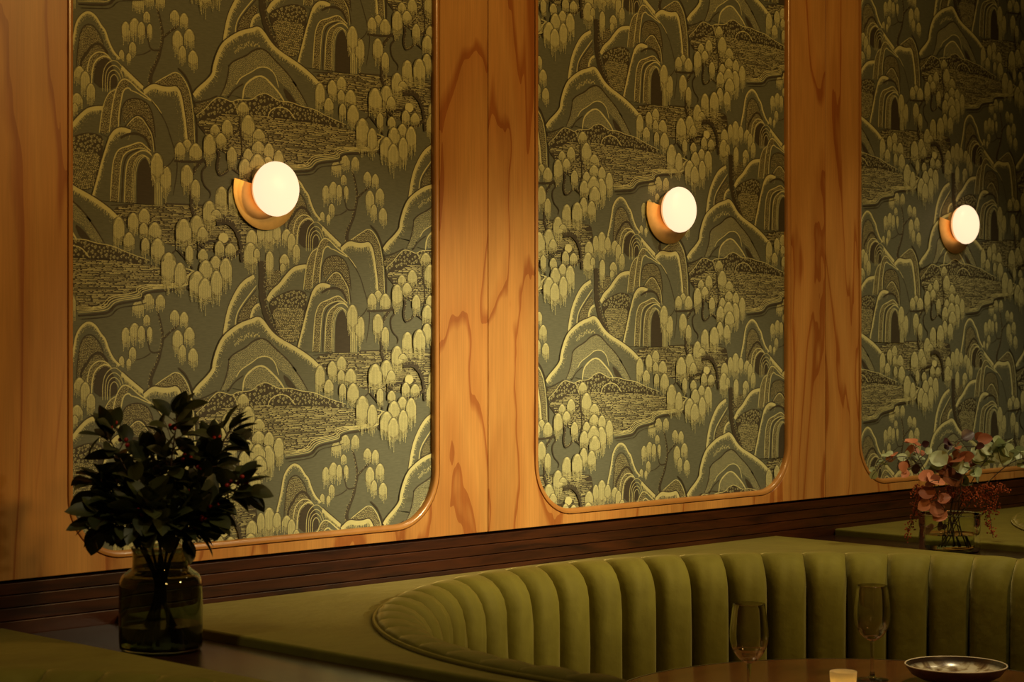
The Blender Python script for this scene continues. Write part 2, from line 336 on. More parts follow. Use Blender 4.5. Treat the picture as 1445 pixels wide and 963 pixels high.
# ------------------------------------------------------------------ wallpaper drawing
# motif of the paper: one repeat, millimetres from the foot of the cave arch
TILE=[
('dash',[(-121,-16),(-60,-6),(71,-3),(223,-6),(244,-18),(244,-91),(177,-100),(76,-96),(2,-82),(-98,-42)]),
('line',[(-121,-11),(-88,-9),(-60,-5),(2,-3),(71,-2),(151,-3),(223,-3)],2.2,'d'),
('trunk',[(-25,-375),(-25,-351),(-9,-326),(-1,-302),(6,-275),(0,-243),(-11,-211)],11,4),
('trunk',[(6,-275),(28,-258),(45,-248),(48,-230)],6,3),
('trunk',[(-2,-302),(-25,-304),(-31,-284),(-40,-252)],4,2.5),
('trunk',[(-25,-304),(-43,-314),(-64,-317)],3,1.5),
('w',-55,-197,29,36),
('w',-30,-184,28,36),
('w',-1,-186,24,36),
('w',-34,-227,17,25),
('w',-84,-252,20,46),
('w',-63,-243,25,44),
('w',-47,-249,17,43),
('w',-27,-251,13,34),
('w',-68,-291,18,30),
('w',-77,-314,12,23),
('w',-94,-309,13,27),
('w',34,-217,24,33),
('w',57,-221,21,36),
('w',70,-252,27,41),
('w',41,-258,26,54),
('w',53,-288,17,38),
('w',79,-295,25,44),
('fill',[(-223,-368),(-219,-337),(-211,-313),(-205,-288),(-200,-264),(-187,-247),(-171,-239),(-154,-247),(-142,-265),(-132,-273),(-124,-295),(-112,-315),(-98,-326),(-55,-362),(-55,-419),(-201,-424)],'g'),
('stip',[(-198,-330),(-194,-302),(-189,-278),(-176,-268),(-160,-270),(-146,-286),(-137,-304),(-129,-318),(-120,-329),(-118,-353),(-146,-360),(-190,-372)],1),
('fur',[(-223,-368),(-219,-337),(-211,-313),(-205,-288),(-200,-264),(-187,-247),(-171,-239),(-154,-247),(-142,-265),(-132,-273),(-124,-295),(-112,-315),(-98,-326)],6.5,0),
('line',[(-201,-372),(-198,-334),(-194,-302),(-189,-278),(-177,-266),(-163,-265),(-151,-276),(-141,-288),(-137,-304)],2.2,'d'),
('line',[(-189,-369),(-189,-337),(-179,-327),(-165,-307),(-148,-300),(-137,-307),(-126,-321)],5.5,'d'),
('line',[(-176,-373),(-172,-338),(-162,-324),(-146,-316),(-129,-320),(-118,-332)],2,'l'),
('fill',[(-160,-387),(-158,-352),(-148,-335),(-132,-327),(-120,-334),(-106,-361),(-104,-389)],'d'),
('line',[(-165,-387),(-163,-352),(-154,-333),(-134,-323),(-120,-329)],2.6,'l'),
('line',[(-139,-395),(-139,-360),(-131,-340),(-112,-329),(-93,-341),(-85,-361)],1.3,'l'),
('line',[(-133,-395),(-133,-363),(-127,-348),(-112,-339),(-97,-349),(-91,-365)],1.3,'l'),
('line',[(-128,-395),(-128,-367),(-123,-355),(-112,-349),(-101,-356),(-96,-368)],1.3,'l'),
('line',[(-122,-395),(-122,-371),(-119,-363),(-112,-358),(-105,-363),(-102,-371)],1.3,'l'),
('fur',[(-94,-341),(-83,-350),(-61,-366),(-43,-379)],11,1),
('w',-239,278,30,74),
('w',-261,268,21,55),
('w',-218,266,22,49),
('w',-192,258,27,38),
('w',-179,249,22,56),
('w',-166,226,20,44),
('w',-285,254,30,48),
('fill',[(-247,111),(-233,127),(-212,140),(-196,160),(-175,176),(-154,181),(-139,183),(-141,123),(-166,120),(-208,117),(-237,105)],'g'),
('stip',[(-250,154),(-212,176),(-208,156),(-216,140),(-245,121)],0),
('fur',[(-246,108),(-233,127),(-212,140),(-196,158),(-175,176),(-154,181),(-139,182)],12,0),
('w',-198,205,27,34),
('w',-203,185,15,27),
('fill',[(-237,108),(-212,119),(-183,129),(-158,130),(-136,123),(-139,90),(-149,54),(-159,18),(-208,19),(-225,59),(-239,92)],'d'),
('stone',[(-235,104),(-212,117),(-183,128),(-158,129),(-137,123),(-141,92),(-183,92),(-233,91)]),
('ripple',[(-236,90),(-183,92),(-141,91),(-149,54),(-160,17),(-208,18),(-225,59)]),
('fill',[(-42,223),(-11,240),(11,254),(38,267),(60,251),(74,221),(80,176),(85,118),(33,14),(-3,15),(-98,170)],'g'),
('stip',[(-20,235),(11,252),(40,265),(58,249),(71,221),(78,176),(83,122),(67,122),(60,163),(55,197),(46,220),(35,234),(11,229)],1),
('line',[(42,273),(64,256),(80,221),(88,176),(89,122)],3.5,'d'),
('line',[(-16,238),(11,253),(38,267),(59,250),(73,221),(80,176),(83,122)],1.8,'l'),
('fur',[(-43,220),(-20,236),(2,231),(22,231),(38,235),(49,220),(55,193),(61,159),(65,122)],13,1),
('fill',[(-147,130),(-143,156),(-136,193),(-120,216),(-103,226),(-88,242),(-73,236),(-33,210),(0,180),(17,153),(28,119),(43,13),(-20,15),(-124,123)],'g'),
('stip',[(-147,130),(-143,156),(-136,189),(-124,211),(-110,218),(-115,189),(-121,150),(-124,130)],1),
('stip',[(-124,136),(-118,173),(-112,203),(-105,224),(-96,237),(-86,241),(-73,236),(-81,226),(-91,219),(-96,199),(-102,150)],1),
('stip',[(-93,150),(-92,186),(-81,199),(-59,205),(-38,198),(-25,183),(-18,156),(-16,129),(-29,149),(-42,170),(-59,174),(-77,163)],0),
('line',[(-147,130),(-144,156),(-137,189),(-125,211),(-109,219)],2,'l'),
('line',[(-124,133),(-119,173),(-113,203),(-106,224),(-97,237),(-87,242),(-73,236),(-55,221),(-31,208),(-14,195),(1,178)],2.4,'l'),
('line',[(-103,140),(-101,176),(-96,199),(-91,219),(-79,225),(-72,219)],2.6,'l'),
('line',[(-72,219),(-59,216),(-42,208),(-22,201)],2,'l'),
('line',[(-98,150),(-96,179),(-89,194),(-77,202),(-57,205),(-37,199),(-25,186),(-18,163),(-14,129)],2.6,'d'),
('line',[(-25,203),(-3,181),(13,158),(25,126),(43,81),(29,14)],1.8,'d'),
('stip',[(-83,146),(-70,161),(-59,169),(-47,165),(-36,149),(-25,136),(-19,102),(-25,102),(-36,123),(-55,139)],1),
('line',[(-89,145),(-79,155),(-59,173),(-44,168),(-33,154),(-20,136),(-14,102)],2.6,'d'),
('line',[(-83,148),(-70,162),(-58,169),(-46,165),(-34,150),(-22,134),(-18,99)],1.8,'l'),
('fill',[(-166,-2),(-152,41),(-142,74),(-133,99),(-124,123),(-112,139),(-94,145),(-75,140),(-55,136),(-33,123),(-16,96),(6,-7),(6,-7),(-166,-2)],'g'),
('fur',[(-166,-2),(-152,41),(-142,74),(-133,99),(-124,123),(-112,139),(-94,145),(-75,140)],6.5,0),
('fur',[(-124,122),(-112,138),(-94,144),(-73,139)],12,0),
('line',[(-98,123),(-81,132),(-59,135),(-40,129),(-30,114),(-27,102)],5,'d'),
('stip',[(-122,-3),(-118,60),(-112,87),(-101,102),(-79,108),(-51,119),(-37,109),(-25,101),(-25,96),(-33,101),(-42,106),(-55,106),(-79,99),(-93,88),(-99,60),(-103,-4),(-103,-4),(-122,-3)],1),
('line',[(-122,-3),(-118,60),(-112,87),(-101,102),(-79,108),(-51,119),(-37,109),(-25,101)],2.2,'l'),
('line',[(-103,-4),(-99,60),(-93,88),(-79,99),(-55,106),(-42,106),(-33,101),(-25,96)],1.8,'l'),
('line',[(-95,-4),(-92,60),(-86,85),(-73,96),(-51,104)],3,'d'),
('stip',[(-89,-4),(-86,60),(-79,83),(-62,95),(-49,99),(-59,83),(-68,59),(-69,-5),(-69,-5),(-89,-4)],1),
('line',[(-89,-4),(-86,60),(-79,83),(-62,95),(-44,103),(-28,97),(-21,89)],2.2,'l'),
('line',[(-64,-5),(-63,53),(-57,76),(-46,88),(-36,90),(-28,84),(-25,72)],1.1,'l'),
('line',[(-67,-3),(-66,55),(-61,78),(-50,89),(-39,92),(-32,86),(-29,74)],1.1,'l'),
('line',[(-71,-1),(-70,56),(-64,80),(-53,91),(-43,93),(-35,88),(-33,76)],1.1,'l'),
('fill',[(-60,-5),(-59,53),(-54,74),(-44,85),(-36,86),(-29,72),(-20,49),(-14,35),(-14,-6),(-14,-6),(-60,-5)],'d'),
('fill',[(-16,-6),(-15,37),(-9,40),(0,37),(1,-6),(1,-6),(-16,-6)],'m'),
('line',[(-16,-6),(-16,38)],1.2,'l'),
('line',[(-10,-6),(-10,38)],1.2,'l'),
('line',[(-5,-6),(-5,38)],1.2,'l'),
('line',[(1,-6),(1,38)],1.2,'l'),
('line',[(-28,72),(-21,52),(-15,37)],1.5,'l'),
('w',11,73,26,70),
('w',-11,98,30,73),
('w',64,130,25,27),
('w',46,123,27,41),
('w',85,123,32,47),
('fill',[(-361,15),(-356,48),(-346,90),(-326,125),(-306,147),(-280,158),(-262,150),(-249,66),(-266,13)],'g'),
('stip',[(-322,54),(-318,73),(-306,94),(-272,124),(-268,102),(-288,86),(-291,57)],0),
('fur',[(-361,15),(-356,48),(-346,90),(-326,125),(-306,147),(-279,159)],11,0),
('line',[(-328,48),(-326,73),(-314,94),(-272,138)],2.6,'l'),
('line',[(-323,48),(-321,72),(-309,92),(-271,131)],2,'d'),
('fill',[(-290,60),(-286,84),(-276,97),(-266,99),(-253,59)],'g'),
('fur',[(-290,60),(-286,84),(-276,96),(-266,100)],8,0),
('trunk',[(-257,189),(-258,150),(-257,111),(-249,82),(-235,56),(-212,23)],20,15),
('w',-288,227,36,70),
('w',-272,215,17,30),
('w',-238,210,21,63),
('fill',[(-436,-82),(-425,-69),(-400,-50),(-386,-35),(-386,-25),(-377,3),(-363,28),(-342,44),(-314,59),(-286,66),(-270,72),(-256,65),(-234,39),(-210,24),(-177,10),(-148,-4),(-118,-22),(-94,-43),(-108,-36),(-113,-90),(-133,-88),(-196,-81),(-253,-66),(-375,-81),(-436,-98)],'g'),
('stip',[(-368,-80),(-354,-57),(-347,-31),(-345,-15),(-347,-17),(-333,-4),(-300,9),(-286,20),(-265,28),(-246,24),(-225,6),(-201,-11),(-182,-27),(-162,-49),(-182,-29),(-157,-56),(-135,-86),(-162,-84),(-186,-52),(-210,-42),(-225,-25),(-244,-12),(-263,-12),(-286,-23),(-310,-32),(-326,-51),(-352,-81)],2),
('line',[(-368,-80),(-354,-57),(-347,-31),(-345,-15),(-347,-17),(-333,-4),(-300,9),(-286,20),(-265,28),(-246,24),(-225,6),(-201,-11),(-182,-27),(-162,-49),(-182,-29),(-157,-56),(-135,-86)],3.2,'d'),
('fill',[(-349,-81),(-326,-53),(-308,-33),(-286,-24),(-263,-12),(-244,-12),(-225,-26),(-215,-51),(-194,-78)],'g'),
('line',[(-326,-53),(-318,-40),(-300,-30),(-285,-23),(-270,-13),(-251,-10),(-234,-15),(-222,-28),(-215,-51)],2,'l'),
('stip',[(-306,-81),(-303,-58),(-291,-44),(-272,-35),(-253,-35),(-234,-49),(-215,-64),(-206,-79)],2),
('line',[(-310,-82),(-306,-56),(-293,-43),(-272,-31),(-253,-31),(-232,-47),(-213,-63),(-200,-79)],3.6,'l'),
('line',[(-347,-82),(-333,-64),(-308,-50)],3,'d'),
('fill',[(-206,-48),(-186,-59),(-162,-85),(-191,-80)],'d'),
('fur',[(-436,-82),(-425,-69),(-400,-50),(-386,-35),(-386,-25),(-377,3),(-363,28),(-342,44),(-314,59),(-286,66),(-270,72),(-256,65),(-234,39),(-210,24),(-177,10),(-148,-4),(-118,-22),(-94,-43),(-108,-36)],12,0),
('furlite',[(-333,18),(-310,30),(-282,40),(-263,34)],5,0),
('dash',[(-429,-133),(-375,-116),(-324,-115),(-244,-113),(-167,-116),(-29,-125),(0,-131),(56,-132),(78,-144),(87,-165),(12,-173),(-41,-177),(-70,-189),(-117,-195),(-131,-218),(-200,-219),(-253,-212),(-347,-207),(-416,-153)]),
('fill',[(-429,-125),(-407,-110),(-386,-89),(-372,-82),(-352,-86),(-338,-91),(-324,-83),(-286,-83),(-270,-70),(-249,-65),(-232,-72),(-215,-80),(-182,-79),(-157,-86),(-118,-90),(-84,-103),(-29,-118),(-29,-125),(-84,-121),(-167,-115),(-244,-113),(-324,-114),(-375,-116),(-429,-133)],'d'),
('stone',[(-429,-125),(-407,-110),(-386,-89),(-372,-82),(-352,-86),(-338,-91),(-324,-83),(-286,-83),(-270,-70),(-249,-65),(-232,-72),(-215,-80),(-182,-79),(-157,-86),(-118,-90),(-84,-103),(-29,-118),(-29,-125),(-84,-121),(-167,-115),(-244,-113),(-324,-114),(-375,-116),(-429,-133)]),
('stip',[(-436,-104),(-386,-89),(-409,-110),(-434,-125)],0),
('line',[(-429,-125),(-407,-110),(-386,-89),(-372,-82),(-352,-86),(-338,-91),(-324,-83),(-286,-83),(-270,-70),(-249,-65),(-232,-72),(-215,-80),(-182,-79),(-157,-86),(-118,-90),(-84,-103),(-29,-118)],1.6,'l'),
('line',[(-335,-90),(-326,-102),(-323,-114)],1.6,'l'),
('line',[(-436,-99),(-407,-93),(-375,-80)],2.6,'d'),
('line',[(-244,-116),(-239,-102),(-220,-93),(-201,-92),(-184,-99),(-171,-115)],1.8,'l'),
('line',[(-197,-223),(-154,-220),(-126,-217),(-114,-203),(-96,-198),(-70,-195),(-45,-191),(-50,-182),(-27,-175),(12,-173),(51,-169),(70,-165),(64,-155),(79,-145),(87,-138),(55,-134)],1.5,'l'),
('line',[(-198,-220),(-155,-217),(-130,-213),(-119,-200),(-100,-195),(-74,-192),(-49,-188),(-54,-179),(-31,-172),(9,-171),(48,-167),(67,-165),(60,-155),(76,-145),(83,-137),(52,-132)],1.5,'l'),
('line',[(-199,-217),(-155,-214),(-134,-210),(-123,-196),(-104,-191),(-78,-189),(-53,-185),(-58,-176),(-35,-169),(5,-169),(44,-165),(63,-164),(57,-155),(72,-144),(80,-137),(48,-130)],1.5,'l'),
('line',[(-200,-214),(-156,-212),(-139,-207),(-127,-193),(-108,-188),(-82,-186),(-58,-181),(-62,-172),(-39,-166),(2,-167),(41,-163),(60,-164),(53,-155),(69,-144),(77,-137),(45,-128)],1.5,'l'),
('line',[(-194,-228),(-150,-225),(-122,-222),(-111,-208),(-92,-203),(-66,-200),(-41,-196),(-46,-187),(-23,-180),(16,-178),(55,-174),(74,-170)],4,'d'),
('line',[(-189,-235),(-145,-232),(-118,-229),(-106,-215),(-87,-210),(-61,-208),(-36,-203)],1.6,'d'),
('trunk',[(-310,-109),(-318,-127),(-317,-144),(-333,-156),(-347,-168),(-361,-187),(-375,-183)],6,4),
('trunk',[(-317,-144),(-314,-164),(-296,-171),(-279,-168)],4,2),
('trunk',[(-314,-167),(-311,-186),(-314,-208)],3,2),
('trunk',[(130,117),(146,107),(137,80),(144,59),(162,66),(173,79),(191,69),(221,53)],7,4),
('trunk',[(104,92),(86,74),(76,57),(68,33),(76,10),(73,-11),(94,-38)],7,9),
('trunk',[(104,92),(115,80),(99,67),(104,39),(125,24),(120,12)],5,2),
('trunk',[(32,84),(63,84),(104,87)],5,5),
('trunk',[(6,68),(22,78),(32,91)],2,2),
('w',-309,-88,31,33),
('w',-296,-114,36,62),
('w',-350,-127,29,44),
('w',-381,-139,25,28),
('w',-366,-156,29,33),
('w',-395,-160,31,65),
('w',-268,-141,33,33),
('w',-338,-183,25,48),
('w',-269,-167,35,33),
('w',-241,-170,27,44),
('w',-296,-184,26,33),
('w',-215,-183,27,63),
('w',-304,-206,33,48),
('w',-244,-198,36,71),
('w',-271,-194,41,51),
('w',-267,-219,40,55),
('w',-306,-247,26,55),
('w',-278,-255,30,55),
('w',-362,-266,34,62),
('w',-329,-260,37,70),
('w',63,78,30,65),
('w',85,49,22,54),
('w',120,7,34,65),
('w',137,-11,26,19),
('w',-40,-14,28,35),
('w',-68,-24,26,49),
('w',-102,-33,27,67),
('w',-16,-41,33,46),
('w',-43,-43,21,35),
('w',-78,-63,27,43),
('w',-39,-73,20,40),
('w',-9,-73,34,59),
('trunk',[(-378,266),(-358,271),(-338,265),(-322,246),(-314,221),(-311,186)],14,9),
('trunk',[(202,-90),(182,-108),(151,-110),(139,-106)],8,4),
('trunk',[(141,-76),(123,-75),(106,-80),(93,-71),(91,-82),(106,-90)],5,4),
('trunk',[(172,-74),(154,-78),(139,-70)],4,4),
('trunk',[(24,-105),(39,-95),(34,-83),(36,-61)],4,2),
('trunk',[(39,-95),(56,-110),(78,-133)],4,3),
('trunk',[(91,-82),(93,-112)],3,3),
('ball',154,-58,25,21),
('w',87,-24,36,56),
('w',54,-32,39,70),
('w',101,-47,27,34),
('w',68,-86,20,49),
('w',102,-92,25,34),
('w',144,-75,24,39),
('w',172,-79,29,32),
('w',134,-106,29,38),
('w',160,-110,31,67),
('w',109,-115,34,56),
('w',87,-138,39,66),
('w',136,-136,28,75),
('w',107,-152,32,68),
('w',17,-101,37,80),
('w',45,-121,28,70)]

def smooth_pts(pts, closed=False, it=2):
    P = [np.array(p, float) for p in pts]
    for _ in range(it):
        Q = [] if closed else [P[0]]
        n = len(P)
        for i in range(n if closed else n - 1):
            a, b = P[i], P[(i + 1) % n]
            Q += [a * .75 + b * .25, a * .25 + b * .75]
        if not closed: Q.append(P[-1])
        P = Q
    R = [P[0]]
    for p in P[1:]:
        if abs(p - R[-1]).sum() > 1e-4: R.append(p)
    if closed and abs(R[0] - R[-1]).sum() < 1e-4: R.pop()
    return R

def inside(poly, x, y):
    c = False; n = len(poly); j = n - 1
    for i in range(n):
        xi, yi = poly[i]; xj, yj = poly[j]
        if (yi > y) != (yj > y) and x < (xj - xi) * (y - yi) / (yj - yi + 1e-12) + xi: c = not c
        j = i
    return c

class Tile:
    INKS = ['g', 'd', 'm', 'l']
    def __init__(s): s.v = []; s.t = []; s.m = []; s.box = []; s.sub = 0; s.cur = None
    def begin(s): s.cur = len(s.box); s.box.append([1e9, 1e9, -1e9, -1e9]); s.sub = 0
    def up(s): s.sub += 1
    def poly(s, pts, ink):
        pts = [(float(p[0]), float(p[1])) for p in pts]
        tri = tessellate_polygon([[Vector((x, y, 0)) for x, y in pts]])
        b = len(s.v); bx = s.box[s.cur]
        for x, y in pts:
            s.v.append((x, y, s.cur, s.sub))
            bx[0] = min(bx[0], x); bx[1] = min(bx[1], y); bx[2] = max(bx[2], x); bx[3] = max(bx[3], y)
        k = s.INKS.index(ink)
        for t in tri:
            s.t.append((t[0] + b, t[1] + b, t[2] + b)); s.m.append(k)
    def quad(s, a, b_, c, d, ink):
        b = len(s.v); bx = s.box[s.cur]
        for x, y in (a, b_, c, d):
            s.v.append((x, y, s.cur, s.sub))
            bx[0] = min(bx[0], x); bx[1] = min(bx[1], y); bx[2] = max(bx[2], x); bx[3] = max(bx[3], y)
        k = s.INKS.index(ink); s.t += [(b, b + 1, b + 2), (b, b + 2, b + 3)]; s.m += [k, k]
    def ribbon(s, P, w, ink):
        P = [np.array(p, float) for p in P]; n = len(P)
        if not hasattr(w, '__len__'): w = [w] * n
        L = []; R = []
        for i in range(n):
            d = P[min(i + 1, n - 1)] - P[max(i - 1, 0)]; d = d / (np.hypot(*d) + 1e-9)
            q = np.array([-d[1], d[0]]) * w[i] / 2
            L.append(P[i] + q); R.append(P[i] - q)
        for i in range(n - 1): s.quad(L[i], L[i + 1], R[i + 1], R[i], ink)
    def dot(s, x, y, r, ink):
        a = rnd.uniform(0, PI)
        c, q = r * math.cos(a), r * math.sin(a)
        s.quad((x + c, y + q), (x - q, y + c), (x - c, y - q), (x + q, y - c), ink)

def draw_tile():
    T = Tile()
    for e in TILE:
        k = e[0]; T.begin()
        if k == 'fill':
            T.poly(smooth_pts(e[1], True, 1), e[2])
        elif k == 'line':
            P = smooth_pts(e[1]); n = len(P)
            T.ribbon(P, [e[2] * 1.2 * (.75 + .3 * rnd.random()) * (min(1, .45 + 6 * min(i, n - 1 - i) / n)) for i in range(n)], e[3])
        elif k == 'stip':
            P = smooth_pts(e[1], True, 1); T.poly(P, 'd' if e[2] < 2 else 'g'); T.up()
            xs = [p[0] for p in P]; ys = [p[1] for p in P]
            sp, r = {0: (3.2, .95), 1: (3.0, 1.0), 2: (2.7, .85)}[e[2]]
            ink = {0: 'l', 1: 'l', 2: 'l'}[e[2]]
            y = min(ys); row = 0
            while y < max(ys):
                x = min(xs) + (row % 2) * sp / 2
                while x < max(xs):
                    px, py = x + rnd.uniform(-.5, .5), y + rnd.uniform(-.5, .5)
                    if inside(P, px, py): T.dot(px, py, r * rnd.uniform(.75, 1.15), ink)
                    x += sp
                y += sp * .87; row += 1
        elif k in ('fur', 'furlite'):
            P = smooth_pts(e[1]); w = e[2]; n = len(P)
            acc = 0; nxt = 0
            if k == 'fur':
                D = [P[min(i + 1, n - 1)] - P[max(i - 1, 0)] for i in range(n)]
                D = [d / (np.hypot(*d) + 1e-9) for d in D]
                Q = [np.array([d[1], -d[0]]) for d in D]
                if e[3]: Q = [np.array([q[0] * .5, q[1] * .5 - .6]) for q in Q]
                T.ribbon([p - q * w * .2 for p, q in zip(P, Q)], w * .28, 'd'); T.up()
                for i in range(n - 1):
                    T.quad(P[i] - Q[i] * w * .14, P[i + 1] - Q[i + 1] * w * .14, P[i + 1] + Q[i + 1] * w * .55, P[i] + Q[i] * w * .55, 'l')
                T.up()
            for i in range(n - 1):
                a, b = P[i], P[i + 1]; d = b - a; L = np.hypot(*d)
                if L < 1e-6: continue
                d = d / L; q = np.array([d[1], -d[0]])
                if e[3]: q = np.array([q[0] * .5, q[1] * .5 - .6])
                while nxt < acc + L:
                    p = a + d * (nxt - acc); h = w * rnd.uniform(.45, 1.25)
                    lean = d * rnd.uniform(-.8, .8)
                    o = q * (w * .3) if k == 'fur' else q * rnd.uniform(-w, w)
                    tip = p + q * h + lean + (o if k == 'furlite' else 0)
                    s0 = p + o
                    T.quad(s0 - d * .75, s0 + d * .75, tip + d * .3, tip - d * .3, 'l')
                    nxt += 1.6 if k == 'fur' else 1.6
                acc += L
            T.up()
            if k == 'fur':                                # loose specks below the crust
                for _ in range(int(acc / 2.2)):
                    i = rnd.randrange(n - 1); a, b = P[i], P[i + 1]; d = b - a; L = np.hypot(*d) + 1e-6
                    q = np.array([d[1], -d[0]]) / L
                    p = a + d * rnd.random() + q * w * rnd.uniform(.9, 1.7)
                    T.dot(p[0], p[1], .55, 'l')
        elif k in ('dash', 'ripple'):
            P = [np.array(p, float) for p in smooth_pts(e[1], True, 1)]
            T.poly(P, 'd' if k == 'dash' else 'd'); T.up()
            xs = [p[0] for p in P]; ys = [p[1] for p in P]
            y = min(ys)
            while y < max(ys):
                x = min(xs) + rnd.uniform(0, 6)
                while x < max(xs):
                    if k == 'dash':
                        l = rnd.choice((5, 8, 12, 18, 26, 36)) * rnd.uniform(.8, 1.3); gp = rnd.uniform(1.5, 6.0); th = rnd.uniform(.4, .8); dy = 0
                    else:
                        l = rnd.uniform(2.6, 4.6); gp = rnd.uniform(.8, 1.7); th = .75; dy = rnd.uniform(-.8, .8)
                    if inside(P, x, y) and inside(P, x + l, y + dy):
                        T.quad((x, y - th), (x + l, y + dy - th * .6), (x + l, y + dy + th * .6), (x, y + th), 'l' if rnd.random() < .75 else 'm')
                    x += l + gp
                y += rnd.uniform(2.1, 2.9) if k == 'dash' else 2.6
        elif k == 'stone':
            P = smooth_pts(e[1], True, 1); xs = [p[0] for p in P]; ys = [p[1] for p in P]
            got = []
            for _ in range(4000):
                x, y = rnd.uniform(min(xs), max(xs)), rnd.uniform(min(ys), max(ys)); r = rnd.uniform(2.6, 5.6)
                if not inside(P, x, y - r * .5) or not inside(P, x, y + r * .6): continue
                if any(math.hypot(x - a, y - b) < (r + c) * .9 for a, b, c in got): continue
                got.append((x, y, r))
            for x, y, r in got:
                T.poly([(x + r * .88 * rnd.uniform(.85, 1.1) * math.cos(t), y + r * .82 * rnd.uniform(.85, 1.1) * math.sin(t)) for t in [i * 2 * PI / 9 for i in range(9)]], 'm')
            T.up()
            for x, y, r in got:
                for i in range(7):
                    t = i * 2 * PI / 7 + rnd.random() * .5
                    a = (x + r * .30 * math.cos(t), y + r * .28 * math.sin(t)); b = (x + r * .8 * math.cos(t), y + r * .75 * math.sin(t))
                    T.ribbon([a, b], [.6, 1.2], 'l' if i % 2 else 'd')
        elif k == 'trunk':
            P = smooth_pts(e[1]); n = len(P)
            w = [(e[2] + (e[3] - e[2]) * i / (n - 1)) * rnd.uniform(.85, 1.15) for i in range(n)]
            T.ribbon(P, w, 'd'); T.up()
            if e[2] > 5:
                for _ in range(int(n * e[2] * .35)):
                    i = rnd.randrange(n); d = P[min(i + 1, n - 1)] - P[max(i - 1, 0)]; d = d / (np.hypot(*d) + 1e-9)
                    u = rnd.uniform(.15, .62) * w[i]
                    T.dot(P[i][0] - d[1] * u + rnd.uniform(-1, 1), P[i][1] + d[0] * u + rnd.uniform(-2, 2), .6, 'l')
        elif k == 'ball':
            x, y, w, h = e[1:]
            T.poly([(x + w / 2 * math.cos(t), y - h / 2 + h / 2 * math.sin(t)) for t in [i * 2 * PI / 16 for i in range(16)]], 'l')
        elif k == 'w':
            x, y, w, h = e[1:]
            R = w / 2; ch = min(h * .5, R * 1.15)
            def dome(sx, hb, o=0.0):
                pts = []
                for i in range(13):
                    t = PI * i / 12
                    pts.append((x + (R + o) * sx * math.cos(t), y - ch + (ch + o) * math.sin(t)))
                pts += [(x - (R + o) * sx, y - hb * .8), (x, y - hb), (x + (R + o) * sx, y - hb * .8)]
                return pts
            T.poly(dome(1, h * .72, .9), 'd'); T.up()
            T.poly(dome(.98, h * .66), 'm'); T.up()
            n = max(5, int(w / 2.6))
            for i in range(n):
                u = -1 + 2 * (i + .5) / n
                z0 = y - ch + ch * math.sqrt(max(0, 1 - (u * .97) ** 2)) - .3
                z1 = y - h * (1 - .22 * abs(u) ** 1.5) * rnd.uniform(.80, 1.12)
                xx = x + u * R * .96; top = x + u * R * .62
                zc = z0 - (z0 - z1) * .2
                wd = rnd.uniform(.85, 1.2) * .74
                T.quad((top - wd * .6, z0 + .2), (top + wd * .6, z0 + .2), (xx + wd, zc), (xx - wd, zc), 'l')
                solid = zc - (zc - z1) * rnd.uniform(.55, .92)
                T.quad((xx - wd, zc), (xx + wd, zc), (xx + wd * .85, solid), (xx - wd * .85, solid), 'l')
                zz = solid - .9
                while zz > z1:
                    l = rnd.uniform(1.6, 3.2)
                    T.quad((xx - wd * .8, zz), (xx + wd * .8, zz), (xx + wd * .7, zz - l), (xx - wd * .7, zz - l), 'l'); zz -= l + 1.0
            T.up()
            T.poly([(x + R * .34 * math.cos(t), y - ch * .30 + ch * .28 * math.sin(t)) for t in [PI * i / 10 for i in range(11)]], 'l')
    return T

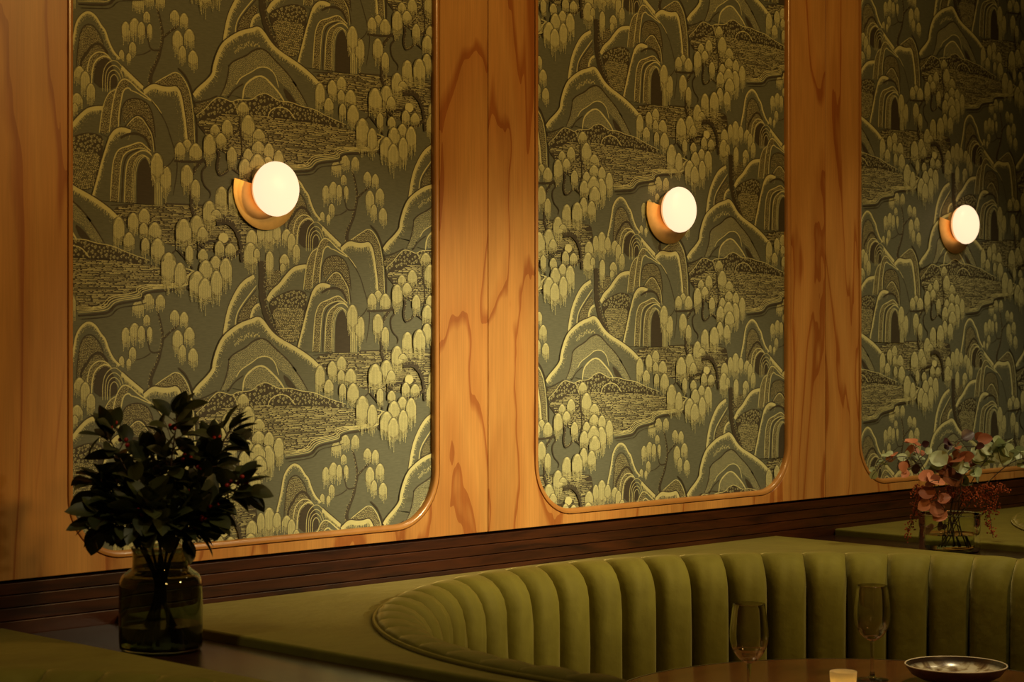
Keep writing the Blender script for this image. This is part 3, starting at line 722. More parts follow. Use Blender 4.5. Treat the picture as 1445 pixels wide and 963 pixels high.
LW, LV, LH = .5142, .607, .3035           # drop-match repeat of the paper
LX, LZ = 3.0208, 1.4470
def build_papers():
    T = draw_tile()
    V = np.array(T.v); F = np.array(T.t, int); Mi = np.array(T.m, int)
    B = np.array(T.box) / 1000.0
    n = len(B); lay = [0] * n
    shifts = [(i, j) for i in (-2, -1, 0, 1, 2) for j in (-2, -1, 0, 1, 2)]
    for a in range(n):
        m = 0
        for b in range(a):
            if lay[b] < m: continue
            for i, j in shifts:
                dx = i * LW; dz = j * LV + (abs(i) % 2) * LH
                if B[a][0] < B[b][2] + dx and B[a][2] > B[b][0] + dx and B[a][1] < B[b][3] + dz and B[a][3] > B[b][1] + dz:
                    m = lay[b] + 1; break
        lay[a] = m
    subs = np.zeros(max(lay) + 1, int)
    for e, s in zip(V[:, 2].astype(int), V[:, 3].astype(int)): subs[lay[e]] = max(subs[lay[e]], s + 1)
    start = np.concatenate([[0], np.cumsum(subs)])
    depth = np.array([start[lay[int(e)]] + s + 1 for e, s in zip(V[:, 2], V[:, 3])]) * 1.6e-5
    print('paper layers', start[-1], 'tris per repeat', len(F))
    X, Z = V[:, 0] / 1000, V[:, 1] / 1000
    info = [('left', 'green willow-landscape wallpaper panel nearest the left edge, behind the dark leafy branches'),
            ('mid', 'green willow-landscape wallpaper panel in the middle of the wall, between the two full wood posts'),
            ('right', 'dim willow-landscape wallpaper panel furthest right, behind the copper and eucalyptus flowers')]
    for k in range(3):
        x0 = P0 + PER * k; x1 = x0 + PW; mg = .008
        vs = []; fs = []; ms = []; base = 0
        sheet = np.array([(x0 - mg, 0, PB - mg), (x1 + mg, 0, PB - mg), (x1 + mg, 0, PT + mg), (x0 - mg, 0, PT + mg)], float)
        vs.append(sheet); fs.append(np.array([(0, 1, 2), (0, 2, 3)])); ms.append(np.array([0, 0])); base = 4
        for i in range(-4, 9):
            for j in range(-3, 5):
                dx = LX + i * LW; dz = LZ + j * LV + (i % 2) * LH
                if X.max() + dx < x0 or X.min() + dx > x1 or Z.max() + dz < PB or Z.min() + dz > PT: continue
                x = X + dx; z = Z + dz
                cx = x[F]; cz = z[F]
                keep = (cx.min(1) < x1 + mg) & (cx.max(1) > x0 - mg) & (cz.min(1) < PT + mg) & (cz.max(1) > PB - mg)
                f = F[keep]
                if not len(f): continue
                u, inv = np.unique(f, return_inverse=True)
                xx = np.clip(x[u], x0 - mg, x1 + mg); zz = np.clip(z[u], PB - mg, PT + mg)
                vs.append(np.stack([xx, -depth[u], zz], 1)); fs.append(inv.reshape(-1, 3) + base); ms.append(Mi[keep]); base += len(u)
        v = np.concatenate(vs); f = np.concatenate(fs); m = np.concatenate(ms)
        v[:, 0] -= (x0 + x1) / 2; v[:, 2] -= PB
        me = bpy.data.meshes.new('wallpaper_panel')
        me.vertices.add(len(v)); me.vertices.foreach_set('co', v.astype(np.float32).ravel())
        me.loops.add(len(f) * 3); me.loops.foreach_set('vertex_index', f.astype(np.int32).ravel())
        me.polygons.add(len(f)); me.polygons.foreach_set('loop_start', np.arange(0, len(f) * 3, 3, dtype=np.int32))
        me.polygons.foreach_set('loop_total', np.full(len(f), 3, np.int32))
        for c in Tile.INKS: me.materials.append(INK[c])
        me.polygons.foreach_set('material_index', m.astype(np.int32))
        me.update(); me.validate()
        root = bpy.data.objects.new('wallpaper_panel', me); COL.objects.link(root)
        root.location = ((x0 + x1) / 2, WALL, PB)
        tag(root, info[k][1], 'wallpaper', 'willow wallpaper panels')
        # moulding round the paper
        prof = [(0.0, .0), (0.0, DEP * .55), (.0015, DEP * .9), (.0040, DEP + .0010), (.009, DEP + .0014), (.0122, DEP + .0008), (.0134, DEP * .75), (.0134, .0)]
        r0 = rrect(-PW / 2, PW / 2, 0, PT - PB, RC, 16)
        mb = MB(); nn = len(r0); vs2 = []
        for i in range(nn):
            a = Vector(r0[(i - 1) % nn]); b = Vector(r0[(i + 1) % nn]); d = (b - a).normalized(); q = Vector((d.y, -d.x))
            for w, h in prof: vs2.append((r0[i][0] + q.x * w, -h - .00005, r0[i][1] + q.y * w))
        mp = len(prof)
        mb.add(vs2, [(i * mp + q, ((i + 1) % nn) * mp + q, ((i + 1) % nn) * mp + q + 1, i * mp + q + 1) for i in range(nn) for q in range(mp - 1)])
        mb.build('moulding', M['bead'], root, angle=math.radians(50))
build_papers()

# ------------------------------------------------------------------ sconces
def sconce(k, label):
    x = 2.769 + PER * k
    t = thing('wall_sconce', (x, WALL - .0018, 1.786), label, 'wall lamp', 'round brass wall sconces')
    b = MB()                                             # round canopy and gallery that hold the glass
    b.lathe([(0, 0), (.040, 0), (.040, .006), (.044, .010), (.0445, .020), (0, .020)], 64, axis='y')
    b.build('lamp_base', M['brass_pale'], t)
    s = MB()                                             # spun half-round reflector plate under the glass
    prof = [(.044, .0125), (.062, .0095), (.080, .0062), (.0850, .0048), (.0850, .0028), (.080, .0040), (.062, .0072), (.044, .0102), (.044, .0125)]
    s.lathe(prof, 72, a0=math.radians(166), a1=math.radians(374), axis='y')
    n = len(prof) - 1
    for i in (0, 72):
        s.f.append(tuple(i * (n + 1) + q for q in range(n)))
    r = s.build('reflector', M['brass'], t)
    e = MB(); e.lathe([(0, .0203), (.0490, .0203), (.0515, .0225), (.0520, .0300), (.0470, .0345), (0, .0345)], 64, axis='y')
    o = e.build('glass_neck', M['opal_edge'], t); o['label'] = 'amber glowing edge of the glass'
    g = MB(); A, Bz = .0575, .030
    g.lathe([(max(A * math.cos(u), 0), .038 + Bz * math.sin(u) * (1 if u > 0 else .8)) for u in [-PI / 2 + PI * i / 20 for i in range(21)]], 64, axis='y')
    o = g.build('glass_globe', M['opal'], t); o['label'] = 'glowing opal white glass globe'
sconce(0, 'lit brass wall sconce on the left wallpaper panel')
sconce(1, 'lit brass wall sconce on the middle wallpaper panel')
sconce(2, 'lit brass wall sconce furthest right, above the flower arrangement')

# ------------------------------------------------------------------ booths
BCX, BCY, BR, BHALF, BPER = 3.43, 2.43, .99, 1.039, 2.335
Y0 = 1.75 - BCY                                          # front end of the arms, local
YB = WALL - DEP - .006 - BCY
def path(s):
    """s measured along the seam from the right arm's crown angle 0; returns point and inward normal"""
    if s < 0: return Vector((BR, s, 0)), Vector((-1, 0, 0))
    if s > PI * BR: return Vector((-BR, -(s - PI * BR), 0)), Vector((1, 0, 0))
    a = s / BR
    return Vector((BR * math.cos(a), BR * math.sin(a), 0)), Vector((-math.cos(a), -math.sin(a), 0))

def make_booth():
    root = thing('booth_banquette', (BCX, BCY, 0), '', 'banquette')
    smin, smax = Y0 + .02, PI * BR - (Y0 + .02)
    step = math.radians(6) * BR; s0 = math.radians(4.7) * BR
    # upholstered ledge: U-shaped slab
    inner = [path(smin - .02 + (smax - smin + .04) * i / 160)[0] for i in range(161)]
    outer = [Vector((-BHALF, Y0, 0)), Vector((-BHALF, YB, 0)), Vector((BHALF, YB, 0)), Vector((BHALF, Y0, 0))]
    lp = inner + outer
    tri = tessellate_polygon([[Vector((p.x, p.y, 0)) for p in lp]])
    n = len(lp)
    vs = [(p.x, p.y, LEDGE) for p in lp] + [(p.x, p.y, LEDGE - .06) for p in lp]
    fs = [tuple(t) for t in tri] + [tuple(i + n for i in t[::-1]) for t in tri] + [(i, (i + 1) % n, (i + 1) % n + n, i + n) for i in range(n)]
    o = mesh_obj('ledge', vs, fs, M['velvet'], root); bevel(o, .006, 3, 50)
    # carcass below the ledge
    lp2 = [p + path(smin - .02 + (smax - smin + .04) * i / 160)[1] * -.004 for i, p in enumerate(inner)] + [Vector((-BHALF + .004, Y0 + .004, 0)), Vector((-BHALF + .004, YB - .004, 0)), Vector((BHALF - .004, YB - .004, 0)), Vector((BHALF - .004, Y0 + .004, 0))]
    tri = tessellate_polygon([[Vector((p.x, p.y, 0)) for p in lp2]]); n = len(lp2)
    vs = [(p.x, p.y, LEDGE - .061) for p in lp2] + [(p.x, p.y, 0) for p in lp2]
    fs = [tuple(t) for t in tri] + [tuple(i + n for i in t[::-1]) for t in tri] + [(i, (i + 1) % n, (i + 1) % n + n, i + n) for i in range(n)]
    mesh_obj('base', vs, fs, M['divider'], root)
    # seat cushion and plinth
    def band(d0, d1, z0, z1, name, mat, bv):
        k = 120; vs = []
        for i in range(k + 1):
            p, q = path(smin + (smax - smin) * i / k)
            for d, z in ((d0, z0), (d1, z0), (d1, z1), (d0, z1)): vs.append((p + q * d) + Vector((0, 0, z)))
        fs = [(i * 4 + a, i * 4 + (a + 1) % 4, i * 4 + 4 + (a + 1) % 4, i * 4 + 4 + a) for i in range(k) for a in range(4)]
        fs += [(0, 1, 2, 3), (k * 4 + 3, k * 4 + 2, k * 4 + 1, k * 4)]
        o = mesh_obj(name, vs, fs, mat, root, smooth=True, angle=math.radians(40)); bevel(o, bv, 3, 50)
    band(.075, .50, .34, .455, 'seat', M['velvet'], .03)
    band(.001, .44, 0, .339, 'plinth', M['divider'], .004)
    # upholstery channels
    prof = [(.002, -.035), (.002, .000), (.005, .008), (.012, .0125), (.024, .0125), (.040, .008), (.058, -.003), (.073, -.018), (.083, -.036),
            (.089, -.060), (.092, -.10), (.093, -.17), (.093, -.26), (.092, -.35), (.090, -.43), (.088, -.475)]
    k0 = int(math.ceil((smin - s0) / step)); k1 = int((smax - s0) / step)
    NT = 14
    for c in range(k0 - 1, k1 + 1):
        a = max(s0 + c * step, smin); b = min(s0 + (c + 1) * step, smax)
        if b - a < .03: continue
        rr = random.Random(c); j1, j2 = rr.uniform(.9, 1.12), rr.uniform(-.003, .003)
        vs = []
        for i in range(NT + 1):
            t = -1 + 2 * i / NT
            # seams pull away a little where the cover is folded over the roll
            p, q = path(a + (b - a) * (t * .497 + .5))
            bl = 1 - abs(t) ** 3.2
            for m, (d, z) in enumerate(prof):
                u = m / (len(prof) - 1)
                amt = .026 * j1 * min(1, d / .06) * bl
                d2 = prof[min(m + 1, len(prof) - 1)]; d1 = prof[max(m - 1, 0)]
                tx, tz = d2[0] - d1[0], d2[1] - d1[1]; L = math.hypot(tx, tz) or 1
                nx, nz = -tz / L, tx / L
                crease = .011 * abs(t) ** 10 * min(1, max(0, (d - .01) / .05))
                w = .0018 * math.sin(9 * t + c * 1.7 + z * 46) * min(1, d / .05) * bl
                vs.append(p + q * (d + nx * (amt + w) - crease) + Vector((0, 0, LEDGE + z + nz * amt * .55 - crease * .5 * (1 if m < 9 else 0))))
        m = len(prof)
        fs = [(i * m + k, (i + 1) * m + k, (i + 1) * m + k + 1, i * m + k + 1) for i in range(NT) for k in range(m - 1)]
        mesh_obj('back_channel', vs, fs, M['velvet'], root, smooth=True)
    # cord along the seam between ledge and roll
    mb = MB()
    mb.tube([path(smin + (smax - smin) * i / 200)[0] + path(smin + (smax - smin) * i / 200)[1] * -.0005 + Vector((0, 0, LEDGE + .0035)) for i in range(201)], .0042, 8)
    mb.build('piping', M['piping'], root)
    return root

def copy_tree(o, parent=None):
    c = o.copy(); COL.objects.link(c)
    if parent is not None: c.parent = parent
    for ch in list(o.children): copy_tree(ch, c)
    return c
booth = make_booth()
G = 'horseshoe velvet booths along the wall'
tag(booth, 'olive velvet horseshoe banquette with channelled back, around the table with wine glasses', group=G)
b2 = copy_tree(booth); b2.location.x = BCX - BPER
tag(b2, 'olive velvet banquette end in the bottom left corner, left of the dark vase', group=G)
b3 = copy_tree(booth); b3.location.x = BCX + BPER
tag(b3, 'olive velvet banquette ledge at the right edge, behind the glass flower vase', group=G)

def divider(x0, x1, label):
    t = thing('booth_divider', ((x0 + x1) / 2, (Y0 + BCY + WALL) / 2, 0), label, 'divider', 'dark wooden dividers between booths')
    w = (x1 - x0) / 2 - .002; y0 = Y0 + BCY + .02 - t.location.y; y1 = FRONT - .008 - t.location.y
    c = MB(); c.box(-w + .004, w - .004, y0 + .01, y1, 0, .889); c.build('body', M['divider'], t, smooth=False)
    c = MB(); c.box(-w, w, y0, y1, .890, .918); bevel(c.build('top', M['divider'], t, smooth=False), .002, 2)
divider(BCX - BPER + BHALF, BCX - BHALF, 'dark wooden booth divider under the vase of leafy branches')
divider(BCX + BHALF, BCX + BPER - BHALF, 'dark wooden booth divider under the glass vase of copper flowers')
DTOP = .918

# ------------------------------------------------------------------ round table and what stands on it
TX, TY, TR, TZ = 3.495, 2.51, .532, .75
t = thing('round_table', (TX, TY, 0), 'round dark wooden table in front of the green banquette', 'table')
c = MB(); c.lathe([(0, .722), (TR - .012, .722), (TR - .004, .726), (TR - .004, .7465), (TR - .0065, .7497), (TR - .010, TZ), (0, TZ)], 128)
c.build('tabletop', M['table'], t, angle=math.radians(30))
c = MB(); c.lathe([(TR - .0035, .724), (TR, .7245), (TR + .0006, .737), (TR, .7485), (TR - .0015, .7503), (TR - .0045, .7500)], 128)
o = c.build('edge_band', M['edge_metal'], t); o['label'] = 'thin metal band round the table edge'
c = MB(); c.lathe([(0, .03), (.05, .03), (.042, .06), (.038, .12), (.038, .66), (.05, .69), (.16, .705), (.16, .7215), (0, .7215)], 40); c.build('pedestal', M['iron'], t)
c = MB(); c.lathe([(0, 0), (.27, 0), (.27, .008), (.25, .016), (.06, .030), (0, .030)], 64); c.build('foot', M['iron'], t)

M['glass'] = glass('wine glass', (.84, .80, .74), 0.0, 1.48)
M['vase_smoke'] = glass('green smoked glass', (.36, .41, .29), .01, 1.45)
M['vase_clear'] = glass('clear glass', (.93, .95, .86), .01, 1.20)
M['water'] = glass('water', (.82, .88, .70), 0.0, 1.33)

def wine_glass(x, y, label):
    r = thing('wine_glass', (x, y, TZ), label, 'wine glass', 'wine glasses on the round table')
    k = .200
    out = [(.0048, .082), (.010, .0845), (.0205, .092), (.0300, .1045), (.0360, .120), (.0383, .136), (.0375, .155), (.0350, .176), (.0318, .200)]
    o2 = [(p.x, p.y) for p in [Vector((a, b, 0)) for a, b in out]]
    sm = [(p.x, p.y) for p in catmull([(a, b, 0) for a, b in o2], 5)]
    inn = [(max(a - .0011, 0), b + (.0030 if b < .09 else .0012 if b < .11 else 0)) for a, b in sm]
    inn[-1] = (sm[-1][0] - .0010, sm[-1][1])
    prof = [(0, .0815)] + sm + [(sm[-1][0] - .0005, sm[-1][1] + .0004)] + inn[::-1][1:] + [(0, inn[0][1])]
    m = MB(); m.lathe(prof, 48); m.build('bowl', M['glass'], r)
    m = MB(); m.lathe([(0, .0050), (.0095, .0052), (.0055, .011), (.0040, .022), (.0036, .045), (.0038, .068), (.0047, .0812), (0, .0812)], 24); m.build('stem', M['glass'], r)
    m = MB(); m.lathe([(0, .0004), (.0335, .0004), (.0340, .0012), (.0330, .0019), (.018, .0034), (.0096, .0049), (0, .0049)], 48); m.build('foot', M['glass'], r)
wine_glass(3.3007, 2.6600, 'empty wine glass nearer the left side of the table')
wine_glass(3.7070, 2.6546, 'empty wine glass standing further back, between the candle and the plate')

# glazed dish
t = thing('dish', (3.7895, 2.5012, TZ), 'shallow cream glazed dish with dark rim on the round table', 'plate')
m = MB()
prof = [(0, .006), (.040, .006), (.044, 0), (.050, 0), (.052, .008), (.075, .0125), (.092, .021), (.1035, .036), (.1055, .0405), (.1058, .0418)]
m.lathe(prof, 96); m.build('underside', simple('brown stoneware', (.11, .045, .018), .45, noise=.25, nscale=60), t)
m = MB(); m.lathe([(.1030, .0405), (.1046, .0425), (.1058, .0420), (.1062, .0408), (.1054, .0400)], 96)
o = m.build('rim', simple('pale metal glaze', (.85, .72, .50), .4), t); o['label'] = 'thin pale rim line of the dish'
mm, nt, b = new_mat('reactive glaze'); L = nt.links.new
tc = N(nt, 'ShaderNodeTexCoord'); nz = N(nt, 'ShaderNodeTexNoise'); nz.inputs['Scale'].default_value = 26; nz.inputs['Detail'].default_value = 5; nz.inputs['Distortion'].default_value = 1.2
L(tc.outputs['Object'], nz.inputs['Vector']); r = ramp(nt, [(.38, (.14, .08, .04)), (.47, (.34, .26, .14)), (.54, (.62, .56, .40)), (.8, (.70, .65, .50))])
L(nz.outputs['Fac'], r.inputs['Fac']); sp = N(nt, 'ShaderNodeSeparateXYZ'); L(tc.outputs['Object'], sp.inputs[0])
rr = ramp(nt, [(0, (0, 0, 0)), (1, (1, 1, 1))]); mr = N(nt, 'ShaderNodeMapRange'); mr.inputs[1].default_value = .026; mr.inputs[2].default_value = .034
L(sp.outputs['Z'], mr.inputs[0]); mx = N(nt, 'ShaderNodeMix', data_type='RGBA'); L(mr.outputs[0], mx.inputs[0]); L(r.outputs['Color'], mx.inputs[6]); mx.inputs[7].default_value = (.035, .020, .012, 1)
L(mx.outputs[2], b.inputs['Base Color']); b.inputs['Roughness'].default_value = .22
m = MB(); m.lathe([(0, .0125), (.050, .0128), (.072, .0165), (.089, .0245), (.1005, .0370), (.1032, .0412)], 96)
o = m.build('glazed_inside', mm, t); o['label'] = 'cream glaze with brown mottling and a dark brim'

# votive candle
t = thing('votive_candle', (3.3896, 2.4961, TZ), 'small lit candle in frosted glass at the bottom edge', 'candle')
fm, nt, b = new_mat('frosted votive glass')
b.inputs['Base Color'].default_value = (.86, .80, .62, 1); b.inputs['Roughness'].default_value = .55
tr = N(nt, 'ShaderNodeBsdfTranslucent'); tr.inputs['Color'].default_value = (.90, .80, .55, 1)
mx = N(nt, 'ShaderNodeMixShader'); mx.inputs[0].default_value = .62
nt.links.new(b.outputs[0], mx.inputs[1]); nt.links.new(tr.outputs[0], mx.inputs[2]); nt.links.new(mx.outputs[0], nt.nodes['Material Output'].inputs['Surface'])
m = MB(); m.lathe([(0, .0005), (.0205, .0005), (.0218, .003), (.0245, .040), (.0268, .0745), (.0262, .0755), (.0254, .0745), (.0230, .040), (.0203, .006), (0, .005)], 56)
m.build('glass_cup', fm, t)
m = MB(); m.lathe([(0, .0052), (.0200, .0062), (.0216, .024), (.0205, .0252), (0, .0250)], 40); wax = m.build('wax', simple('white wax', (.85, .80, .66), .5), t)
m = MB(); m.tube([(0, 0, .0251), (0.0004, 0, .031)], .0007, 6); m.build('wick', M['iron'], wax)
m = MB(); m.lathe([(0, .0305), (.0028, .0335), (.0036, .0375), (.0026, .043), (.0010, .049), (0, .052)], 16); m.build('flame', emit('flame', (1, .62, .22), 40), wax)

# ------------------------------------------------------------------ vases, branches and flowers
SA, CA = math.sin(math.radians(45.2332)), math.cos(math.radians(45.2332))
def frame(bx, by, bz):
    """local axes of an arrangement: u along the view's right, v away, z up"""
    return lambda u, v, z: Vector((bx + u * SA + v * CA, by - u * CA + v * SA, bz + z))

def leaf(mb, base, d, up, L, W, fold=.25, droop=.25, tipf=1.0, nseg=7, roundness=.5):
    d = d.normalized(); s = d.cross(up)
    if s.length < 1e-4: s = d.cross(Vector((1, .3, .2)))
    s.normalize(); n = s.cross(d).normalized()
    vs = []; fs = []
    for i in range(nseg + 1):
        t = i / nseg
        if roundness > .8: w = math.sin(PI * min(1, max(0, t)) ** .85) ** .62
        else: w = math.sin(PI * t ** .95) ** .7
        w = max(w, .04 if i else .06) * W / 2
        c = base + d * (L * t) - n * (droop * L * t * t)
        for q in (-1, -.5, 0, .5, 1):
            vs.append(c + s * (w * q) + n * (abs(q) * w * fold))
    for i in range(nseg):
        for q in range(4): fs.append((i * 5 + q, i * 5 + q + 1, i * 5 + 6 + q, i * 5 + 5 + q))
    mb.add(vs, fs)

def leafmat(name, a, c, rough=.42, trans=.15):
    m, nt, b = new_mat(name); L = nt.links.new
    tc = N(nt, 'ShaderNodeTexCoord'); nz = N(nt, 'ShaderNodeTexNoise'); nz.inputs['Scale'].default_value = 14; nz.inputs['Detail'].default_value = 3
    L(tc.outputs['Object'], nz.inputs['Vector']); r = ramp(nt, [(.35, c), (.65, a)]); L(nz.outputs['Fac'], r.inputs['Fac'])
    L(r.outputs['Color'], b.inputs['Base Color']); b.inputs['Roughness'].default_value = rough
    tr = N(nt, 'ShaderNodeBsdfTranslucent'); L(r.outputs['Color'], tr.inputs['Color'])
    mx = N(nt, 'ShaderNodeMixShader'); mx.inputs[0].default_value = trans
    L(b.outputs[0], mx.inputs[1]); L(tr.outputs[0], mx.inputs[2]); L(mx.outputs[0], nt.nodes['Material Output'].inputs['Surface'])
    return m
M['leaf_dark'] = leafmat('dark evergreen leaf', (.052, .062, .016), (.026, .034, .009), .5, .12)
M['stem'] = simple('brown stem', (.05, .03, .015), .7, noise=.3, nscale=90)
M['berry_red'] = simple('red berry', (.34, .018, .014), .3)
M['euc'] = leafmat('pale eucalyptus leaf', (.42, .47, .26), (.30, .36, .18), .5, .2)
M['copper'] = leafmat('copper leaf', (.40, .13, .055), (.24, .07, .032), .45, .2)
M['peach'] = leafmat('peach leaf', (.62, .24, .12), (.48, .16, .075), .45, .25)
M['plum'] = leafmat('plum leaf', (.060, .014, .014), (.03, .008, .009), .4, .1)
M['pepper'] = simple('pepper berry', (.40, .085, .035), .4, noise=.45, nscale=70)
M['rose'] = leafmat('dusty pink leaf', (.42, .20, .15), (.34, .14, .10), .5, .2)

def vase(name, x, y, label, prof_out, wall, mat, water, base_h):
    r = thing(name, (x, y, DTOP), label, 'vase')
    sm = [(p.x, p.y) for p in catmull([(a, b, 0) for a, b in prof_out], 5)]
    inn = []
    for i, (a, b) in enumerate(sm):
        p0 = Vector(sm[max(i - 1, 0)]); p1 = Vector(sm[min(i + 1, len(sm) - 1)]); d = (p1 - p0).normalized()
        inn.append((max(0.001, a - wall * d.y), b + wall * d.x))
    inn = [(a, max(b, base_h)) for a, b in inn]
    prof = [(0, .0005)] + sm + inn[::-1] + [(0, base_h)]
    m = MB(); m.lathe(prof, 72); m.build('glass_body', mat, r, angle=math.radians(60))
    # water fills the inside up to its level
    ins = [(a + .0004, b) for a, b in inn if b < water]
    wp = [(0, base_h - .0003)] + [(ins[0][0], base_h - .0003)] + ins[1:] + [(ins[-1][0], water), (0, water)]
    m = MB(); m.lathe(wp, 72); m.build('water', M['water'], r)
    return r

VL = (2.2511, 3.1700)
VR = (4.6128, 3.0637)
vase('apothecary_vase', *VL, 'smoky green glass jar vase with short neck, holding dark leafy branches',
     [(.060, .001), (.071, .003), (.0745, .012), (.0752, .05), (.0752, .105), (.0745, .122), (.069, .136), (.059, .144), (.0525, .150), (.0512, .160), (.0512, .178), (.0535, .184), (.0545, .187)],
     .0028, M['vase_smoke'], .048, .010)
vase('cylinder_vase', *VR, 'low clear glass cylinder vase holding copper leaves and eucalyptus',
     [(.066, .001), (.0745, .003), (.0775, .010), (.0778, .05), (.0778, .092), (.0776, .097)],
     .0030, M['vase_clear'], .045, .010)

def branch(fr, name, label, cat, group, ctrl, leaves, rng, r0=.0032, mats=None, berries=3, lf=.054, wf=.033, leaf_from=.39, origin=None):
    pts = [fr(*c) for c in ctrl]
    cv = catmull(pts, 8)
    org = cv[0]
    root = thing(name, org, label, cat, group)
    mb = MB(); n = len(cv)
    mb.tube([p - org for p in cv], [r0 * (1 - .65 * i / n) for i in range(n)], 7)
    mb2 = MB(); bers = []
    up = Vector((0, 0, 1))
    for k in range(leaves):
        t = leaf_from + (1 - leaf_from) * (k + .5) / leaves
        x = t * (n - 1); i = min(int(x), n - 2); p = cv[i].lerp(cv[i + 1], x - i)
        tg = (cv[i + 1] - cv[i]).normalized()
        side = tg.cross(up); side = side.normalized() if side.length > .05 else Vector((1, 0, 0))
        w = side.cross(tg)
        a = k * 2.4 + rng.uniform(-.5, .5)
        rad = side * math.cos(a) + w * math.sin(a)
        # short side twig, then the leaf
        tw = rng.uniform(.008, .045) * (1 - .5 * t)
        q = p + rad * tw + tg * tw * .6
        mb.tube([p - org, q - org], [.0013, .0009], 5, False)
        for _ in range(2):
            d = (rad * .8 + tg * rng.uniform(.1, 1.2) + Vector((rng.uniform(-.8, .8), rng.uniform(-.8, .8), rng.uniform(-.5, .6)))).normalized()
            leaf(mb2, q - org, d, up + rad * .3 + Vector((rng.uniform(-.6, .6), rng.uniform(-.6, .6), 0)), lf * rng.uniform(.65, 1.1), wf * rng.uniform(.8, 1.15), rng.uniform(.15, .45), rng.uniform(.05, .35))
        if berries and k % max(1, leaves // berries) == 1:
            for _ in range(3):
                e = q + Vector((rng.uniform(-.009, .009), rng.uniform(-.009, .009), rng.uniform(-.004, .012)))
                bers.append((e - org, rng.uniform(.0035, .0048)))
    # leaves at the growing tip
    tg = (cv[-1] - cv[-3]).normalized()
    for k in range(5):
        d = tg + Vector((rng.uniform(-.7, .7), rng.uniform(-.7, .7), rng.uniform(-.3, .6)))
        leaf(mb2, cv[-1] - org, d, up, lf * rng.uniform(.7, 1.05), wf * rng.uniform(.8, 1.1), .3, .2)
    mb.build('stem', mats[0], root)
    mb2.build('leaves', mats[1], root)
    for e, r in bers:
        m = MB(); m.ball(e, r, 10, 7); m.build('berry', mats[2], root)['label'] = 'small red berry'
    return root

fl = frame(VL[0], VL[1], DTOP)
mats = (M['stem'], M['leaf_dark'], M['berry_red'])
BR_L = [
    ('dark leafy branch leaning to the upper left', [(.020, .01, .014), (-.010, 0, .16), (-.040, -.01, .28), (-.095, -.02, .395)], 13),
    ('dark leafy branch standing tallest in the middle of its vase', [(-.020, .0, .014), (-.004, .01, .17), (.012, .01, .30), (.030, .0, .425)], 15),
    ('dark leafy branch with red berries at the upper right', [(-.030, -.01, .014), (.018, 0, .17), (.060, .02, .29), (.120, .03, .395)], 12),
    ('dark leafy branch reaching furthest right', [(-.035, .02, .014), (.020, -.01, .17), (.075, -.03, .255), (.150, -.03, .300)], 13),
    ('dark leafy branch reaching furthest left', [(.030, .01, .014), (-.022, 0, .17), (-.065, 0, .255), (-.112, .01, .305)], 12),
    ('dark leafy branch hanging low on the left', [(.040, -.01, .014), (-.028, -.012, .175), (-.062, -.03, .225), (-.098, -.03, .238)], 12),
    ('dark leafy branch low on the right over the vase neck', [(-.040, .0, .014), (.024, -.018, .175), (.060, -.05, .235), (.098, -.06, .250)], 11),
    ('dark leafy branch in front, just above the vase neck', [(.010, .03, .014), (.004, -.02, .175), (-.005, -.06, .235), (-.015, -.08, .265)], 12),
    ('dark leafy branch in the centre behind the others', [(.0, -.03, .014), (-.004, .02, .17), (-.02, .05, .26), (-.035, .06, .345)], 13),
    ('dark leafy branch in the centre right behind the others', [(-.012, -.03, .014), (.016, .024, .17), (.045, .05, .25), (.070, .05, .340)], 12),
]
BR_L += [
    ('short dark leafy twig drooping over the left of the vase neck', [(.03, .0, .014), (-.022, -.02, .172), (-.036, -.05, .225), (-.055, -.065, .238)], 5),
    ('short dark leafy twig at the right of the vase neck, under the lowest branch', [(-.03, .0, .014), (.020, -.01, .172), (.046, -.03, .225), (.066, -.045, .232)], 5),
    ('short dark leafy twig drooping over the front of the vase neck', [(-.02, .02, .014), (.014, -.03, .172), (.024, -.055, .225), (.036, -.07, .235)], 5),
]
for i, (lab, ctrl, nl) in enumerate(BR_L):
    branch(fl, 'leafy_branch', lab, 'branch', 'dark leafy branches in the jar vase', ctrl, nl + (4 if i < 6 else 9 if i < 10 else 5), random.Random(30 + i), mats=mats, leaf_from=.58 if i < 6 else .42)

